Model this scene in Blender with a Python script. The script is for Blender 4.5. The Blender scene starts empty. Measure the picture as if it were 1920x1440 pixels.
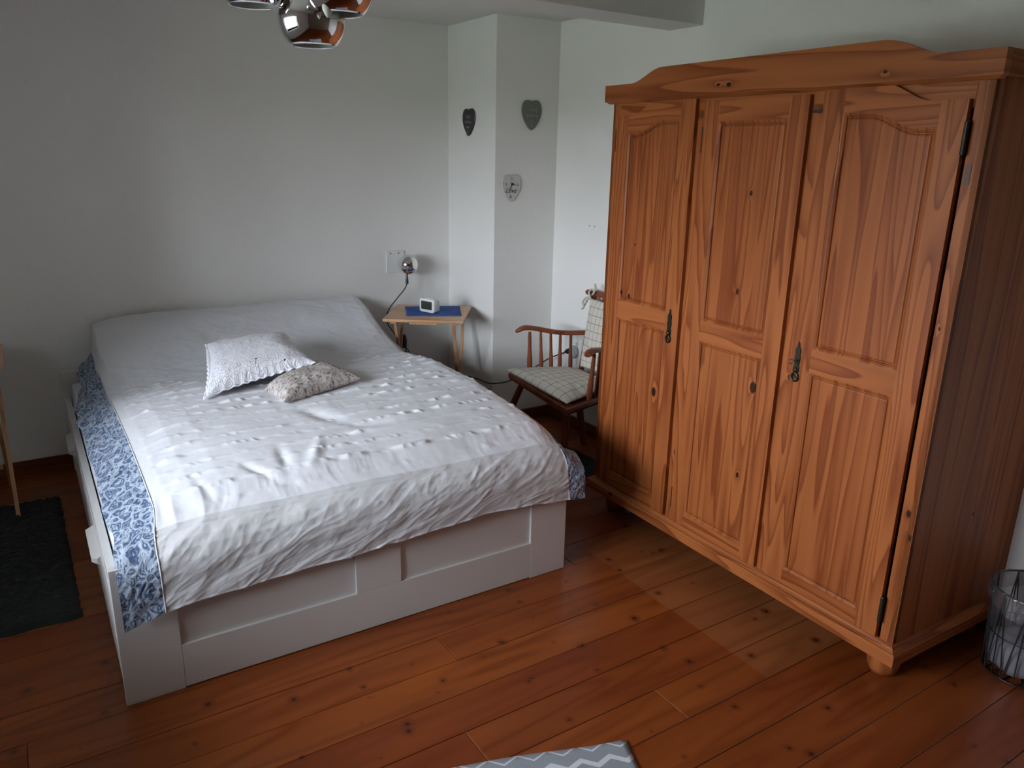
import bpy, bmesh, math, random
import numpy as np
from mathutils import Vector, Matrix, Euler
C = bpy.context.scene.collection
scene = bpy.context.scene
random.seed(7)
PI = math.pi

# ------------------------------------------------------------------ camera
cam_d = bpy.data.cameras.new('camera')
cam = bpy.data.objects.new('camera', cam_d); C.objects.link(cam)
scene.camera = cam
yaw, pitch, roll = 0.5778, -0.2892, 0.0202
dv = Vector((math.sin(yaw)*math.cos(pitch), math.cos(yaw)*math.cos(pitch), math.sin(pitch)))
sv = Vector((math.cos(yaw), -math.sin(yaw), 0)); uv_ = sv.cross(dv)
s2 = sv*math.cos(roll)+uv_*math.sin(roll); u2 = -sv*math.sin(roll)+uv_*math.cos(roll)
M = Matrix((( s2.x,u2.x,-dv.x),(s2.y,u2.y,-dv.y),(s2.z,u2.z,-dv.z))).to_4x4()
M.translation = Vector((-0.1115, -2.3086, 1.6572))
cam.matrix_world = M
cam_d.sensor_width = 36; cam_d.lens = 1447.84/1920*36
cam_d.clip_start = 0.05; cam_d.clip_end = 200

# ------------------------------------------------------------------ exposure, sky, window light
vs = scene.view_settings
vs.view_transform = 'Standard'; vs.look = 'None'; vs.gamma = 1; vs.use_curve_mapping = False
vs.exposure = 0.0
SKY_STRENGTH = 46.0
world = bpy.data.worlds.new('overcast_sky'); scene.world = world
world.use_nodes = True
nt = world.node_tree; nt.nodes.clear()
out = nt.nodes.new('ShaderNodeOutputWorld'); bg = nt.nodes.new('ShaderNodeBackground')
tc = nt.nodes.new('ShaderNodeTexCoord'); sx = nt.nodes.new('ShaderNodeSeparateXYZ')
cr = nt.nodes.new('ShaderNodeValToRGB'); mr = nt.nodes.new('ShaderNodeMapRange')
mr.inputs['From Min'].default_value = -1; mr.inputs['From Max'].default_value = 1
e = cr.color_ramp.elements
e[0].position = 0.0; e[0].color = (.11,.12,.10,1)
e[1].position = 1.0; e[1].color = (.80,.88,1,1)
a = e.new(.49); a.color = (.14,.15,.12,1)
a = e.new(.52); a.color = (.62,.67,.74,1)
nt.links.new(tc.outputs['Generated'], sx.inputs[0]); nt.links.new(sx.outputs[2], mr.inputs[0])
nt.links.new(mr.outputs[0], cr.inputs[0]); nt.links.new(cr.outputs[0], bg.inputs[0])
bg.inputs[1].default_value = SKY_STRENGTH; nt.links.new(bg.outputs[0], out.inputs[0])

WX = -1.20                    # inner face of the left wall
WY0, WY1, WZ0, WZ1 = -1.30, 0.75, 1.02, 2.05
def portal(name, loc, rot, sx_, sy_):
    ld = bpy.data.lights.new(name, 'AREA'); ld.shape = 'RECTANGLE'; ld.size = sx_; ld.size_y = sy_
    ld.cycles.is_portal = True
    o = bpy.data.objects.new(name, ld); C.objects.link(o); o.location = loc; o.rotation_euler = rot
    return o
portal('window_portal', (WX-.43, (WY0+WY1)/2, (WZ0+WZ1)/2), (0, -PI/2, 0), WZ1-WZ0, WY1-WY0)

# ------------------------------------------------------------------ object helpers
def link(o, parent=None):
    C.objects.link(o)
    if parent is not None: o.parent = parent
    return o
def empty(name, loc=(0,0,0), rz=0, label=None, cat=None, group=None):
    o = bpy.data.objects.new(name, None); o.empty_display_size = .05
    o.location = loc; o.rotation_euler = (0,0,rz); link(o)
    return tag(o, label, cat, group)
def tag(o, label=None, cat=None, group=None, kind=None):
    if label: o['label'] = label
    if cat: o['category'] = cat
    if group: o['group'] = group
    if kind: o['kind'] = kind
    return o
def obj(name, me, mat, parent=None, smooth=False):
    if isinstance(me, MB): me = me.mesh(name)
    if mat is not None and not len(me.materials): me.materials.append(mat)
    if smooth: me.polygons.foreach_set('use_smooth', [True]*len(me.polygons))
    return link(bpy.data.objects.new(name, me), parent)
def dup_tree(o, parent=None):
    c = o.copy(); link(c, parent)
    for ch in list(o.children): dup_tree(ch, c)
    return c

class MB:
    def __init__(s): s.v=[]; s.f=[]
    def add(s, v, f):
        n=len(s.v); s.v += [tuple(p) for p in v]; s.f += [tuple(i+n for i in q) for q in f]; return s
    def box(s, x0,x1,y0,y1,z0,z1, b=0.0, M=None):
        if b<=0:
            v=[(x,y,z) for x in (x0,x1) for y in (y0,y1) for z in (z0,z1)]
            f=[(0,1,3,2),(4,6,7,5),(0,4,5,1),(2,3,7,6),(0,2,6,4),(1,5,7,3)]
        else:
            bm=bmesh.new(); bmesh.ops.create_cube(bm,size=1)
            for q in bm.verts: q.co=Vector(((x0+x1)/2+q.co.x*(x1-x0),(y0+y1)/2+q.co.y*(y1-y0),(z0+z1)/2+q.co.z*(z1-z0)))
            bmesh.ops.bevel(bm,geom=bm.edges[:],offset=b,segments=2,profile=.6,affect='EDGES')
            v=[q.co.copy() for q in bm.verts]; f=[[q.index for q in g.verts] for g in bm.faces]; bm.free()
        if M is not None: v=[M@Vector(p) for p in v]
        return s.add(v,f)
    def prism(s, poly, lo, hi, axis='X', b=0.0):
        # poly: 2-D outline; axis 'X' -> (lo/hi,a,b), 'Y' -> (a,lo/hi,b), 'Z' -> (a,b,lo/hi); front face (lo) may be inset by b
        n=len(poly)
        def P(a,c,t): return {'X':(t,a,c),'Y':(a,t,c),'Z':(a,c,t)}[axis]
        v=[P(a,c,lo) for a,c in poly]+[P(a,c,hi) for a,c in poly]
        f=[tuple(range(n)), tuple(range(2*n-1,n-1,-1))]+[(i,i+n,(i+1)%n+n,(i+1)%n) for i in range(n)]
        return s.add(v,f)
    def loops(s, L, close=True, cap0=True, cap1=True):
        n=len(L[0]); v=[p for l in L for p in l]; f=[]
        for k in range(len(L)-1):
            for i in range(n if close else n-1):
                j=(i+1)%n; f.append((k*n+i,k*n+j,(k+1)*n+j,(k+1)*n+i))
        if cap0: f.append(tuple(range(n-1,-1,-1)))
        if cap1: f.append(tuple((len(L)-1)*n+i for i in range(n)))
        return s.add(v,f)
    def lathe(s, prof, c=(0,0,0), n=24, M=None, cap=True):
        L=[]
        for r,z in prof:
            l=[Vector((r*math.cos(2*PI*i/n),r*math.sin(2*PI*i/n),z)) for i in range(n)]
            if M is not None: l=[M@p for p in l]
            L.append([p+Vector(c) for p in l])
        return s.loops(L,cap0=cap,cap1=cap)
    def tube(s, pts, r, n=8, cap=True, closed=False):
        pts=[Vector(p) for p in pts]; rs=r if isinstance(r,(list,tuple)) else [r]*len(pts)
        L=[]; up=None
        N=len(pts)
        for i,p in enumerate(pts):
            if closed: t=(pts[(i+1)%N]-pts[i-1]).normalized()
            else: t=(pts[min(i+1,N-1)]-pts[max(i-1,0)]).normalized()
            if up is None: up=Vector((0,0,1)) if abs(t.z)<.9 else Vector((1,0,0))
            a=t.cross(up).normalized(); b=a.cross(t).normalized(); up=b
            L.append([p+a*math.cos(2*PI*k/n)*rs[i]+b*math.sin(2*PI*k/n)*rs[i] for k in range(n)])
        if closed: L.append(L[0]); return s.loops(L,cap0=False,cap1=False)
        return s.loops(L,cap0=cap,cap1=cap)
    def mesh(s, name='m'):
        me=bpy.data.meshes.new(name); me.from_pydata([tuple(p) for p in s.v],[],s.f); me.update()
        bm=bmesh.new(); bm.from_mesh(me); bmesh.ops.recalc_face_normals(bm,faces=bm.faces[:]); bm.to_mesh(me); bm.free()
        return me
def smooth_by_angle(o, ang=35):
    me=o.data
    me.polygons.foreach_set('use_smooth',[True]*len(me.polygons))
    bm=bmesh.new(); bm.from_mesh(me)
    for ed in bm.edges:
        if len(ed.link_faces)==2 and ed.calc_face_angle(0)>math.radians(ang): ed.smooth=False
    bm.to_mesh(me); bm.free(); return o
def spline(pts, n=8):
    P=[Vector(p) for p in pts]; P=[P[0]*2-P[1]]+P+[P[-1]*2-P[-2]]; out=[]
    for i in range(1,len(P)-2):
        for k in range(n):
            t=k/n; a,b,c,d=P[i-1],P[i],P[i+1],P[i+2]
            out.append(.5*((2*b)+(c-a)*t+(2*a-5*b+4*c-d)*t*t+(-a+3*b-3*c+d)*t**3))
    out.append(P[-2]); return out
def sstep(a,b,x):
    t=min(1,max(0,(x-a)/(b-a))); return t*t*(3-2*t)

# ------------------------------------------------------------------ numpy noise
rng=np.random.RandomState(3); _G=rng.rand(256,256)
def vnoise(x,y,seed=0):
    x=x+seed*17.13; y=y+seed*9.71
    xi=np.floor(x).astype(int); yi=np.floor(y).astype(int); fx=x-xi; fy=y-yi
    fx=fx*fx*fx*(fx*(fx*6-15)+10); fy=fy*fy*fy*(fy*(fy*6-15)+10)
    g=lambda i,j:_G[i%256,j%256]
    return (g(xi,yi)*(1-fx)*(1-fy)+g(xi+1,yi)*fx*(1-fy)+g(xi,yi+1)*(1-fx)*fy+g(xi+1,yi+1)*fx*fy)*2-1
def fbm(x,y,o=4,seed=0):
    r=0; a=.5
    for k in range(o): r=r+a*vnoise(x*2**k,y*2**k,seed+k*3); a*=.5
    return r
def ridged(x,y,o=3,seed=0):
    r=0; a=.6
    for k in range(o): r=r+a*(1-2*np.abs(vnoise(x*2**k,y*2**k,seed+k*3))); a*=.5
    return r
def grid_mesh(name, P, flip=False, uv=None):
    n,m,_=P.shape; idx=np.arange(n*m).reshape(n,m)
    q=np.stack([idx[:-1,:-1],idx[1:,:-1],idx[1:,1:],idx[:-1,1:]],-1).reshape(-1,4)
    if flip: q=q[:,::-1]
    me=bpy.data.meshes.new(name); me.vertices.add(n*m); me.vertices.foreach_set('co',P.reshape(-1).astype(np.float32))
    me.loops.add(q.size); me.loops.foreach_set('vertex_index',q.reshape(-1).astype(np.int32))
    me.polygons.add(len(q)); me.polygons.foreach_set('loop_start',(np.arange(len(q))*4).astype(np.int32))
    me.polygons.foreach_set('use_smooth',np.ones(len(q),bool))
    me.update(calc_edges=True)
    if uv is not None:
        l=me.uv_layers.new(name='UVMap'); l.data.foreach_set('uv',uv.reshape(-1,2)[q.reshape(-1)].reshape(-1).astype(np.float32))
    me.validate(); return me

# ------------------------------------------------------------------ materials
def newmat(name):
    m=bpy.data.materials.new(name); m.use_nodes=True; n=m.node_tree.nodes; b=n['Principled BSDF']; return m,m.node_tree,b
class NT:
    def __init__(s,t): s.t=t
    def n(s,ty,**k):
        o=s.t.nodes.new('ShaderNode'+ty)
        for a,v in k.items():
            if a.startswith('i_'):
                key=a[2:]; key=int(key) if key.isdigit() else key.replace('_',' ')
                s.set(o,key,v)
            else: setattr(o,a,v)
        return o
    def set(s,o,key,v):
        if isinstance(v,bpy.types.NodeSocket): s.t.links.new(v,o.inputs[key])
        else: o.inputs[key].default_value=v
    def math(s,op,a,b=None,c=None,clamp=False):
        o=s.n('Math',operation=op,use_clamp=clamp); s.set(o,0,a)
        if b is not None: s.set(o,1,b)
        if c is not None: s.set(o,2,c)
        return o.outputs[0]
    def vmath(s,op,a,b=None,sc=None):
        o=s.n('VectorMath',operation=op); s.set(o,0,a)
        if b is not None: s.set(o,1,b)
        if sc is not None: s.set(o,'Scale',sc)
        return o.outputs['Value'] if op in('LENGTH','DOT_PRODUCT') else o.outputs[0]
    def noise(s,vec,scale=5,detail=2,rough=.5,w=None,dist=0):
        o=s.n('TexNoise'); s.set(o,'Scale',scale); s.set(o,'Detail',detail); s.set(o,'Roughness',rough); s.set(o,'Distortion',dist)
        if vec is not None: s.set(o,'Vector',vec)
        if w is not None: o.noise_dimensions='4D'; s.set(o,'W',w)
        return o.outputs[0]
    def ramp(s,f,stops,interp='LINEAR'):
        o=s.n('ValToRGB'); s.set(o,0,f); e=o.color_ramp.elements; o.color_ramp.interpolation=interp
        while len(e)<len(stops): e.new(.5)
        for x,(p,c) in zip(e,stops): x.position=p; x.color=(c[0],c[1],c[2],1) if len(c)==3 else c
        return o.outputs[0]
    def mix(s,f,a,b,bt='MIX'):
        o=s.n('Mix',data_type='RGBA',blend_type=bt)
        s.set(o,0,f)
        for i,v in ((6,a),(7,b)):
            if isinstance(v,bpy.types.NodeSocket): s.t.links.new(v,o.inputs[i])
            else: o.inputs[i].default_value=(v[0],v[1],v[2],1)
        return o.outputs[2]
    def mapping(s,vec,scale=(1,1,1),rot=(0,0,0),loc=(0,0,0)):
        o=s.n('Mapping'); s.set(o,0,vec); o.inputs['Location'].default_value=loc; o.inputs['Rotation'].default_value=rot; o.inputs['Scale'].default_value=scale
        return o.outputs[0]
    def bump(s,h,strength=.3,dist=.01,normal=None):
        o=s.n('Bump'); s.set(o,'Height',h); o.inputs['Strength'].default_value=strength; o.inputs['Distance'].default_value=dist
        if normal is not None: s.set(o,'Normal',normal)
        return o.outputs[0]
    def smooth(s,v,a,b,lo=0,hi=1):
        o=s.n('MapRange',interpolation_type='SMOOTHSTEP'); s.set(o,0,v); s.set(o,1,a); s.set(o,2,b); s.set(o,3,lo); s.set(o,4,hi); return o.outputs[0]
def plain(name,col,rough=.5,metal=0,bump=0,bscale=200,spec=None):
    m,t,b=newmat(name); b.inputs['Base Color'].default_value=(*col,1); b.inputs['Roughness'].default_value=rough; b.inputs['Metallic'].default_value=metal
    if spec is not None: b.inputs['Specular IOR Level'].default_value=spec
    if bump:
        N=NT(t); tc=N.n('TexCoord'); h=N.noise(tc.outputs['Object'],bscale,3); t.links.new(N.bump(h,bump,.002),b.inputs['Normal'])
    return m
def pine(name, axis='Z', lam=0, knots=(), light=(.365,.114,.032), dark=(.165,.034,.008), ring=11, rough=.42, face='X', randamt=1.0, sat=1.0):
    """axis: grain direction; face: normal of the visible face; lam: lamella width (glued boards); knots: (a,b,r) on the face"""
    m,t,b=newmat(name); N=NT(t); tc=N.n('TexCoord').outputs['Object']; sp=N.n('SeparateXYZ'); N.set(sp,0,tc)
    ax='XYZ'.index(axis); others=[i for i in range(3) if i!=ax]; fi='XYZ'.index(face)
    cr_=[i for i in others if i!=fi]; ci=cr_[0] if cr_ else others[0]
    rnd=N.n('ObjectInfo').outputs['Random']
    w=N.math('MULTIPLY',rnd,37.0*randamt)
    if lam:
        cell=N.math('FLOOR',N.math('DIVIDE',N.math('ADD',sp.outputs[ci],10.013),lam)); w=N.math('ADD',w,N.math('MULTIPLY',cell,5.37))
    sc=[0,0,0]; sc[ax]=(.5 if lam else .85); sc[ci]=11.0; sc[3-ax-ci]=2.0
    v=N.mapping(tc,scale=tuple(sc))
    f=N.noise(v,1.0,1.5,.45,w=w)
    f=N.math('MULTIPLY',f,ring)
    # knots pull the year rings around themselves
    km=None
    kk=[i for i in range(3) if i!=fi]
    for (a,c,r) in knots:
        loc=[0,0,0]; loc[kk[0]]=a; loc[kk[1]]=c
        d=N.vmath('SUBTRACT',tc,tuple(loc)); s3=[0,0,0]
        for k in kk: s3[k]=1/r if k!=ax else .62/r
        dist=N.vmath('LENGTH',N.vmath('MULTIPLY',d,tuple(s3)))
        g=N.math('DIVIDE',.5,N.math('ADD',N.math('POWER',N.math('MULTIPLY',dist,.55),2.0),.6))
        f=N.math('ADD',f,g)
        kmask=N.smooth(dist,.75,1.1,1,0); km=kmask if km is None else N.math('MAXIMUM',km,kmask)
    fr_=N.math('FRACT',f); ringv=N.math('MULTIPLY',N.math('POWER',fr_,2.0),N.smooth(fr_,.90,1.0,1,0))
    sc2=[0,0,0]; sc2[ax]=6; sc2[ci]=420; sc2[3-ax-ci]=420
    fib=N.noise(N.mapping(tc,scale=tuple(sc2)),1.0,2,.6)
    sc3=[0,0,0]; sc3[ax]=1.2; sc3[ci]=16; sc3[3-ax-ci]=10
    tone=N.noise(N.mapping(tc,scale=tuple(sc3)),1.0,2,.5,w=w)
    fac=N.math('ADD',N.math('MULTIPLY',ringv,.90),N.math('MULTIPLY',N.math('SUBTRACT',tone,.38),.70),clamp=True)
    fac=N.math('ADD',fac,N.math('MULTIPLY',N.math('SUBTRACT',fib,.5),.35),clamp=True)
    col=N.mix(fac,light,dark)
    if lam:
        wn=N.n('TexWhiteNoise',noise_dimensions='1D'); N.set(wn,'W',w); col=N.mix(N.math('MULTIPLY',wn.outputs[0],.30),col,dark)
        fr=N.math('FRACT',N.math('DIVIDE',N.math('ADD',sp.outputs[ci],10.013),lam))
    if km is not None: col=N.mix(km,col,(.035,.010,.004))
    t.links.new(col,b.inputs['Base Color'])
    b.inputs['Roughness'].default_value=rough; b.inputs['Specular IOR Level'].default_value=(.10 if face=='Y' else .22)
    t.links.new(N.bump(N.math('ADD',fib,N.math('MULTIPLY',ringv,.6)),.12,.001),b.inputs['Normal'])
    return m
# wall plaster
def plaster(name,col,bs=.35):
    m,t,b=newmat(name); N=NT(t); tc=N.n('TexCoord').outputs['Object']
    h=N.math('ADD',N.noise(tc,150,3,.6),N.math('MULTIPLY',N.noise(tc,32,2,.5),.8))
    cl=N.mix(N.noise(tc,1.3,3,.5),col,tuple(c*.93 for c in col)); t.links.new(cl,b.inputs['Base Color'])
    b.inputs['Roughness'].default_value=.9; b.inputs['Specular IOR Level'].default_value=.15
    t.links.new(N.bump(h,bs,.004),b.inputs['Normal']); return m
WALL=plaster('wall_plaster',(.84,.83,.80))
CEIL=plaster('ceiling_plaster',(.78,.76,.73),.2)
WHITE=plain('white_lacquer',(.66,.65,.63),.32,bump=.03,bscale=90)
WHITEP=plain('white_plastic',(.75,.75,.73),.35)
SHEET=plain('white_sheet',(.74,.75,.78),.85,bump=.2,bscale=120)
CHROME=plain('chrome',(.80,.80,.82),.06,1.0)
CHROMEIN=plain('shade_inside',(.62,.64,.60),.55)
BLACK=plain('black_metal',(.012,.012,.013),.4)
RUBBER=plain('black_cable',(.02,.02,.022),.55)
BRONZE=plain('dark_bronze',(.045,.04,.028),.42,.85)
IRON=plain('dark_hinge',(.03,.022,.016),.5,.5)

# ------------------------------------------------------------------ room shell
YB=2.205; XR=2.752; XP=2.316; YP=1.64; ZC=2.395; YF=-3.3
def struct(name, mb, mat, parent=None): 
    o=obj(name,mb,mat,parent)
    if parent is None: o['kind']='structure'
    return o
m=MB().box(WX,XP,YB,YB+.2,-.1,2.6); struct('wall_back',m,WALL)
m=MB().box(XP,XR+.2,YP,YB+.2,-.1,2.6); struct('wall_chimney',m,WALL)
m=MB().box(XR,XR+.2,YF-.2,YP,-.1,2.6); struct('wall_right',m,WALL)
m=MB().box(WX-.46,XR+.2,YF-.2,YF,-.1,2.6); struct('wall_front',m,plaster('tan_wall',(.30,.24,.19)))  # unseen wall; its tan colour is chosen to cut light bounced into the room
m=MB().box(WX-.46,WX,YF,YB+.2,-.1,WZ0).box(WX-.46,WX,YF,YB+.2,WZ1,2.6).box(WX-.46,WX,YF,WY0,WZ0,WZ1).box(WX-.46,WX,WY1,YB+.2,WZ0,WZ1)
struct('wall_left',m,WALL)
m=MB().box(WX-.46,XR+.2,YF-.2,YB+.2,ZC,ZC+.2); struct('ceiling',m,CEIL)
m=MB().box(WX,XR,.514,.735,2.250,ZC,.004); o=struct('trim_1',m,CEIL); o['label']='plastered ceiling beam running across the room above the wardrobe'
# lawn outside
lm,lt,lb=newmat('lawn'); N=NT(lt); lt.links.new(N.ramp(N.noise(N.n('TexCoord').outputs['Object'],3,4),[(.3,(.13,.145,.10)),(.7,(.2,.215,.15))]),lb.inputs['Base Color'])
lawn=struct('lawn_outside',MB().add([(-30,-25,-.6),(WX-.7,-25,-.6),(WX-.7,25,-.6),(-30,25,-.6)],[(0,1,2,3)]),lm)
# window
gm,gt,gb=newmat('window_glass'); gt.nodes.remove(gb); N=NT(gt)
tr=N.n('BsdfTransparent'); gl=N.n('BsdfGlossy'); gl.inputs['Roughness'].default_value=.02; fz=N.n('Fresnel'); mx=N.n('MixShader')
gt.links.new(fz.outputs[0],mx.inputs[0]); gt.links.new(tr.outputs[0],mx.inputs[1]); gt.links.new(gl.outputs[0],mx.inputs[2]); gt.links.new(mx.outputs[0],gt.nodes['Material Output'].inputs[0])
fx0,fx1=WX-.40,WX-.34
win=MB(); t_=.06
win.box(fx0,fx1,WY0,WY1,WZ0,WZ0+t_).box(fx0,fx1,WY0,WY1,WZ1-t_,WZ1).box(fx0,fx1,WY0,WY0+t_,WZ0,WZ1).box(fx0,fx1,WY1-t_,WY1,WZ0,WZ1)
for k in (1,2):
    yk=WY0+(WY1-WY0)*k/3; win.box(fx0,fx1,yk-.045,yk+.045,WZ0,WZ1)
win.box(fx0+.01,fx1-.01,WY0,WY1,1.68,1.72)
w1=obj('window_1',win,WHITE); w1['kind']='structure'
for k in range(3):
    a=WY0+(WY1-WY0)*k/3; c=WY0+(WY1-WY0)*(k+1)/3
    obj('pane',MB().box(fx0+.028,fx0+.032,a+.04,c-.04,WZ0+.05,WZ1-.05),gm,w1)
obj('window_sill',MB().box(WX-.34,WX+.03,WY0,WY1,WZ0-.035,WZ0,.006),WHITE,w1)

# floor: every board is a piece
def floor_mat():
    m,t,b=newmat('varnished_floorboard'); N=NT(t); tc=N.n('TexCoord').outputs['Object']; rnd=N.n('ObjectInfo').outputs['Random']
    sp=N.n('SeparateXYZ'); N.set(sp,0,tc)
    w=N.math('MULTIPLY',rnd,61.0)
    f=N.noise(N.mapping(tc,scale=(1.0,9,1)),1.0,1.5,.45,w=w)
    rv=N.math('POWER',N.math('MULTIPLY',N.math('PINGPONG',N.math('MULTIPLY',f,5.5),.5),2.0),2.0)
    fib=N.noise(N.mapping(tc,scale=(7,300,1)),1,2,.6)
    tone=N.noise(N.mapping(tc,scale=(1.4,9,1)),1,3,.55,w=w)
    fac=N.math('ADD',N.math('MULTIPLY',rv,.42),N.math('MULTIPLY',N.math('SUBTRACT',tone,.32),1.1),clamp=True)
    fac=N.math('ADD',fac,N.math('MULTIPLY',N.math('SUBTRACT',fib,.5),.3),clamp=True)
    base=N.mix(fac,(.275,.070,.0135),(.105,.0185,.0038))
    wn=N.n('TexWhiteNoise',noise_dimensions='1D'); N.set(wn,'W',w)
    base=N.mix(N.math('MULTIPLY',wn.outputs[0],.60),base,(.135,.021,.005))
    # less sun-darkened strip where a wider cupboard front stood (a lasting colour of the boards)
    faded=N.mix(fac,(.30,.115,.040),(.18,.058,.019))
    lx=N.math('ADD',N.math('MULTIPLY',N.math('SUBTRACT',sp.outputs[0],1.835),1.0),N.math('MULTIPLY',sp.outputs[1],-.022))
    ma=N.math('MULTIPLY',N.smooth(lx,-.004,.006),N.smooth(sp.outputs[1],-.955,-.94))
    ma=N.math('MULTIPLY',ma,N.smooth(sp.outputs[1],.12,.14,1,0))
    base=N.mix(N.math('MULTIPLY',ma,.55),base,faded)
    # knots
    vo=N.n('TexVoronoi',feature='F1'); N.set(vo,'Vector',N.mapping(tc,scale=(4.2,8.5,0))); vo.inputs['Scale'].default_value=1; vo.inputs['Randomness'].default_value=1
    kd=N.vmath('LENGTH',N.vmath('MULTIPLY',N.vmath('SUBTRACT',N.mapping(tc,scale=(4.2,8.5,0)),vo.outputs['Position']),(1/4.2,1/8.5,0)))
    kr=N.math('ADD',N.math('MULTIPLY',N.n('SeparateColor',i_0=vo.outputs['Color']).outputs[0],.015),-.0065)
    kn=N.math('ADD',kd,N.math('MULTIPLY',N.math('SUBTRACT',N.noise(tc,90,2),.5),.012))
    kmask=N.smooth(N.math('SUBTRACT',kn,kr),-.002,.003,1,0)
    halo=N.smooth(N.math('SUBTRACT',kn,N.math('MULTIPLY',kr,2.3)),-.004,.012,.6,0)
    base=N.mix(halo,base,(.10,.022,.006)); base=N.mix(kmask,base,(.045,.010,.004))
    t.links.new(base,b.inputs['Base Color'])
    t.links.new(N.math('ADD',N.math('MULTIPLY',tone,.12),.24),b.inputs['Roughness'])
    b.inputs['Specular IOR Level'].default_value=.34
    t.links.new(N.bump(N.math('ADD',fib,N.noise(N.mapping(tc,scale=(2,12,1)),1,3)),.10,.003),b.inputs['Normal'])
    return m
FLOORM=floor_mat()
SUB=plain('subfloor_dark',(.02,.008,.004),.9)  # near-black subfloor colour, showing as dark joints between the boards
floor=struct('floor',MB().box(WX-.05,XR+.05,YF,YB+.05,-.06,-.008),SUB)
PITCH=.1545; y=-.176
rows=[]; 
k0=int(math.ceil((YB-(-.176))/PITCH))
for k in range(-21,k0+1):
    ya=-.176+k*PITCH; yb=ya+PITCH
    if yb<YF or ya>YB: continue
    joints={-1:[-.266,2.9],}.get(k)
    r=random.Random(k*13+5)
    if k==-1: js=[.981]        # short board joint in front of the bed
    elif k==0: js=[-.266]
    elif k==-3: js=[-.3]
    elif k==-5: js=[1.45]
    else: js=[WX+r.uniform(.4,4.2)] if r.random()<.75 else [WX+r.uniform(.3,1.6), WX+r.uniform(2.4,4.2)]
    xs=[WX]+js+[XR]
    for a,c in zip(xs[:-1],xs[1:]):
        g=.0009; z=r.uniform(-.0006,.0006)
        x0,x1,y0,y1=a+g*.7,c-g*.7,max(ya+g,YF),min(yb-g,YB); bv=.0016
        v=[(x0,y0,-.02),(x1,y0,-.02),(x1,y1,-.02),(x0,y1,-.02),(x0,y0,z-bv),(x1,y0,z-bv),(x1,y1,z-bv),(x0,y1,z-bv),
           (x0+bv,y0+bv,z),(x1-bv,y0+bv,z),(x1-bv,y1-bv,z),(x0+bv,y1-bv,z)]
        f=[(3,2,1,0),(0,1,5,4),(1,2,6,5),(2,3,7,6),(3,0,4,7),(4,5,9,8),(5,6,10,9),(6,7,11,10),(7,4,8,11),(8,9,10,11)]
        obj('floorboard',MB().add(v,f),FLOORM,floor)
# skirting
SKIRT=pine('skirting_wood','X',light=(.20,.062,.022),dark=(.10,.028,.012),face='Y',rough=.5)
SKIRTY=pine('skirting_wood_side','Y',light=(.20,.062,.022),dark=(.10,.028,.012),face='X',rough=.5)
def skirt(name,x0,x1,y0,y1,mat):
    o=obj(name,MB().box(x0,x1,y0,y1,0.0,.076,.004),mat); o['kind']='structure'
skirt('baseboard_back',WX,XP,YB-.018,YB,SKIRT)
skirt('baseboard_chimney_side',XP-.018,XP,YP,YB-.018,SKIRTY)
skirt('baseboard_chimney_front',XP-.018,XR,YP-.018,YP,SKIRT)
skirt('baseboard_right',XR-.018,XR,YF,YP-.018,SKIRTY)
skirt('baseboard_left',WX,WX+.018,YF,YB-.018,SKIRTY)

# ------------------------------------------------------------------ wardrobe (local x = depth from plinth front, y = from the near end)
WW=1.63
wr=empty('wardrobe',(2.071,-1.213,0),-.024,'three-door orange pine wardrobe with arched crown and bun feet against the right wall','wardrobe')
KN=[(1.218,.696,.014),(.693,.856,.015),(1.067,.468,.011),(.796,1.543,.006),(.813,1.191,.007),(.80,1.538,.004),(1.42,1.075,.008),(1.47,1.085,.006),(1.185,1.53,.004),(.72,.50,.008),(.548,.93,.009),(.42,.20,.008),(1.40,1.30,.004)]
KP=[(.052,.62,.008),(.035,.545,.007),(.06,1.2,.004)]
PV=pine('pine_upright','Z',knots=KN); PL=pine('pine_panel','Z',lam=.066,knots=KN,ring=9.0)
PP=pine('pine_post','Z',knots=KP)
PH=pine('pine_rail','Y',ring=8)
PC=pine('pine_crown','Y',knots=[(.93,1.906,.008),(.98,1.908,.006),(.33,1.905,.005)],ring=8)
PB=pine('pine_plinth','Y',knots=[(1.44,.135,.008)],ring=9)
PS=pine('pine_side','Z',lam=.085,face='Y',knots=[(.37,.55,.006)],ring=7)
PSX=pine('pine_side_moulding','X',face='Y'); PF=pine('pine_foot','Z',face='X')
PD=plain('wardrobe_inside_brown',(.20,.07,.028),.7)  # one plain brown for the back, top and bottom boards
D0=.68  # full depth
obj('side_panel',MB().box(.030,D0,.028,.046,.160,1.885),PS,wr)
obj('side_panel',MB().box(.030,D0,1.587,1.605,.160,1.885),PS,wr)
obj('back_panel',MB().box(D0-.012,D0,.046,1.587,.168,1.87),PD,wr)
obj('top_board',MB().box(.031,D0,.046,1.587,1.868,1.884),PD,wr)
obj('bottom_board',MB().box(.031,D0-.012,.046,1.587,.150,.166),PD,wr)
def post(y0,y1,x0=.030,mat=PP): return obj('post',MB().box(x0,x0+.02,y0,y1,.166,1.876,.0015),mat,wr)
post(.028,.074); post(1.559,1.605); 
obj('divider',MB().box(.030,.05,.525,.600,.166,1.83,.001),PV,wr); obj('divider',MB().box(.030,.05,1.045,1.105,.166,1.83,.001),PV,wr)
obj('frieze',MB().box(.030,.05,.0745,1.5585,1.80,1.88,.0005),PH,wr)
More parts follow.
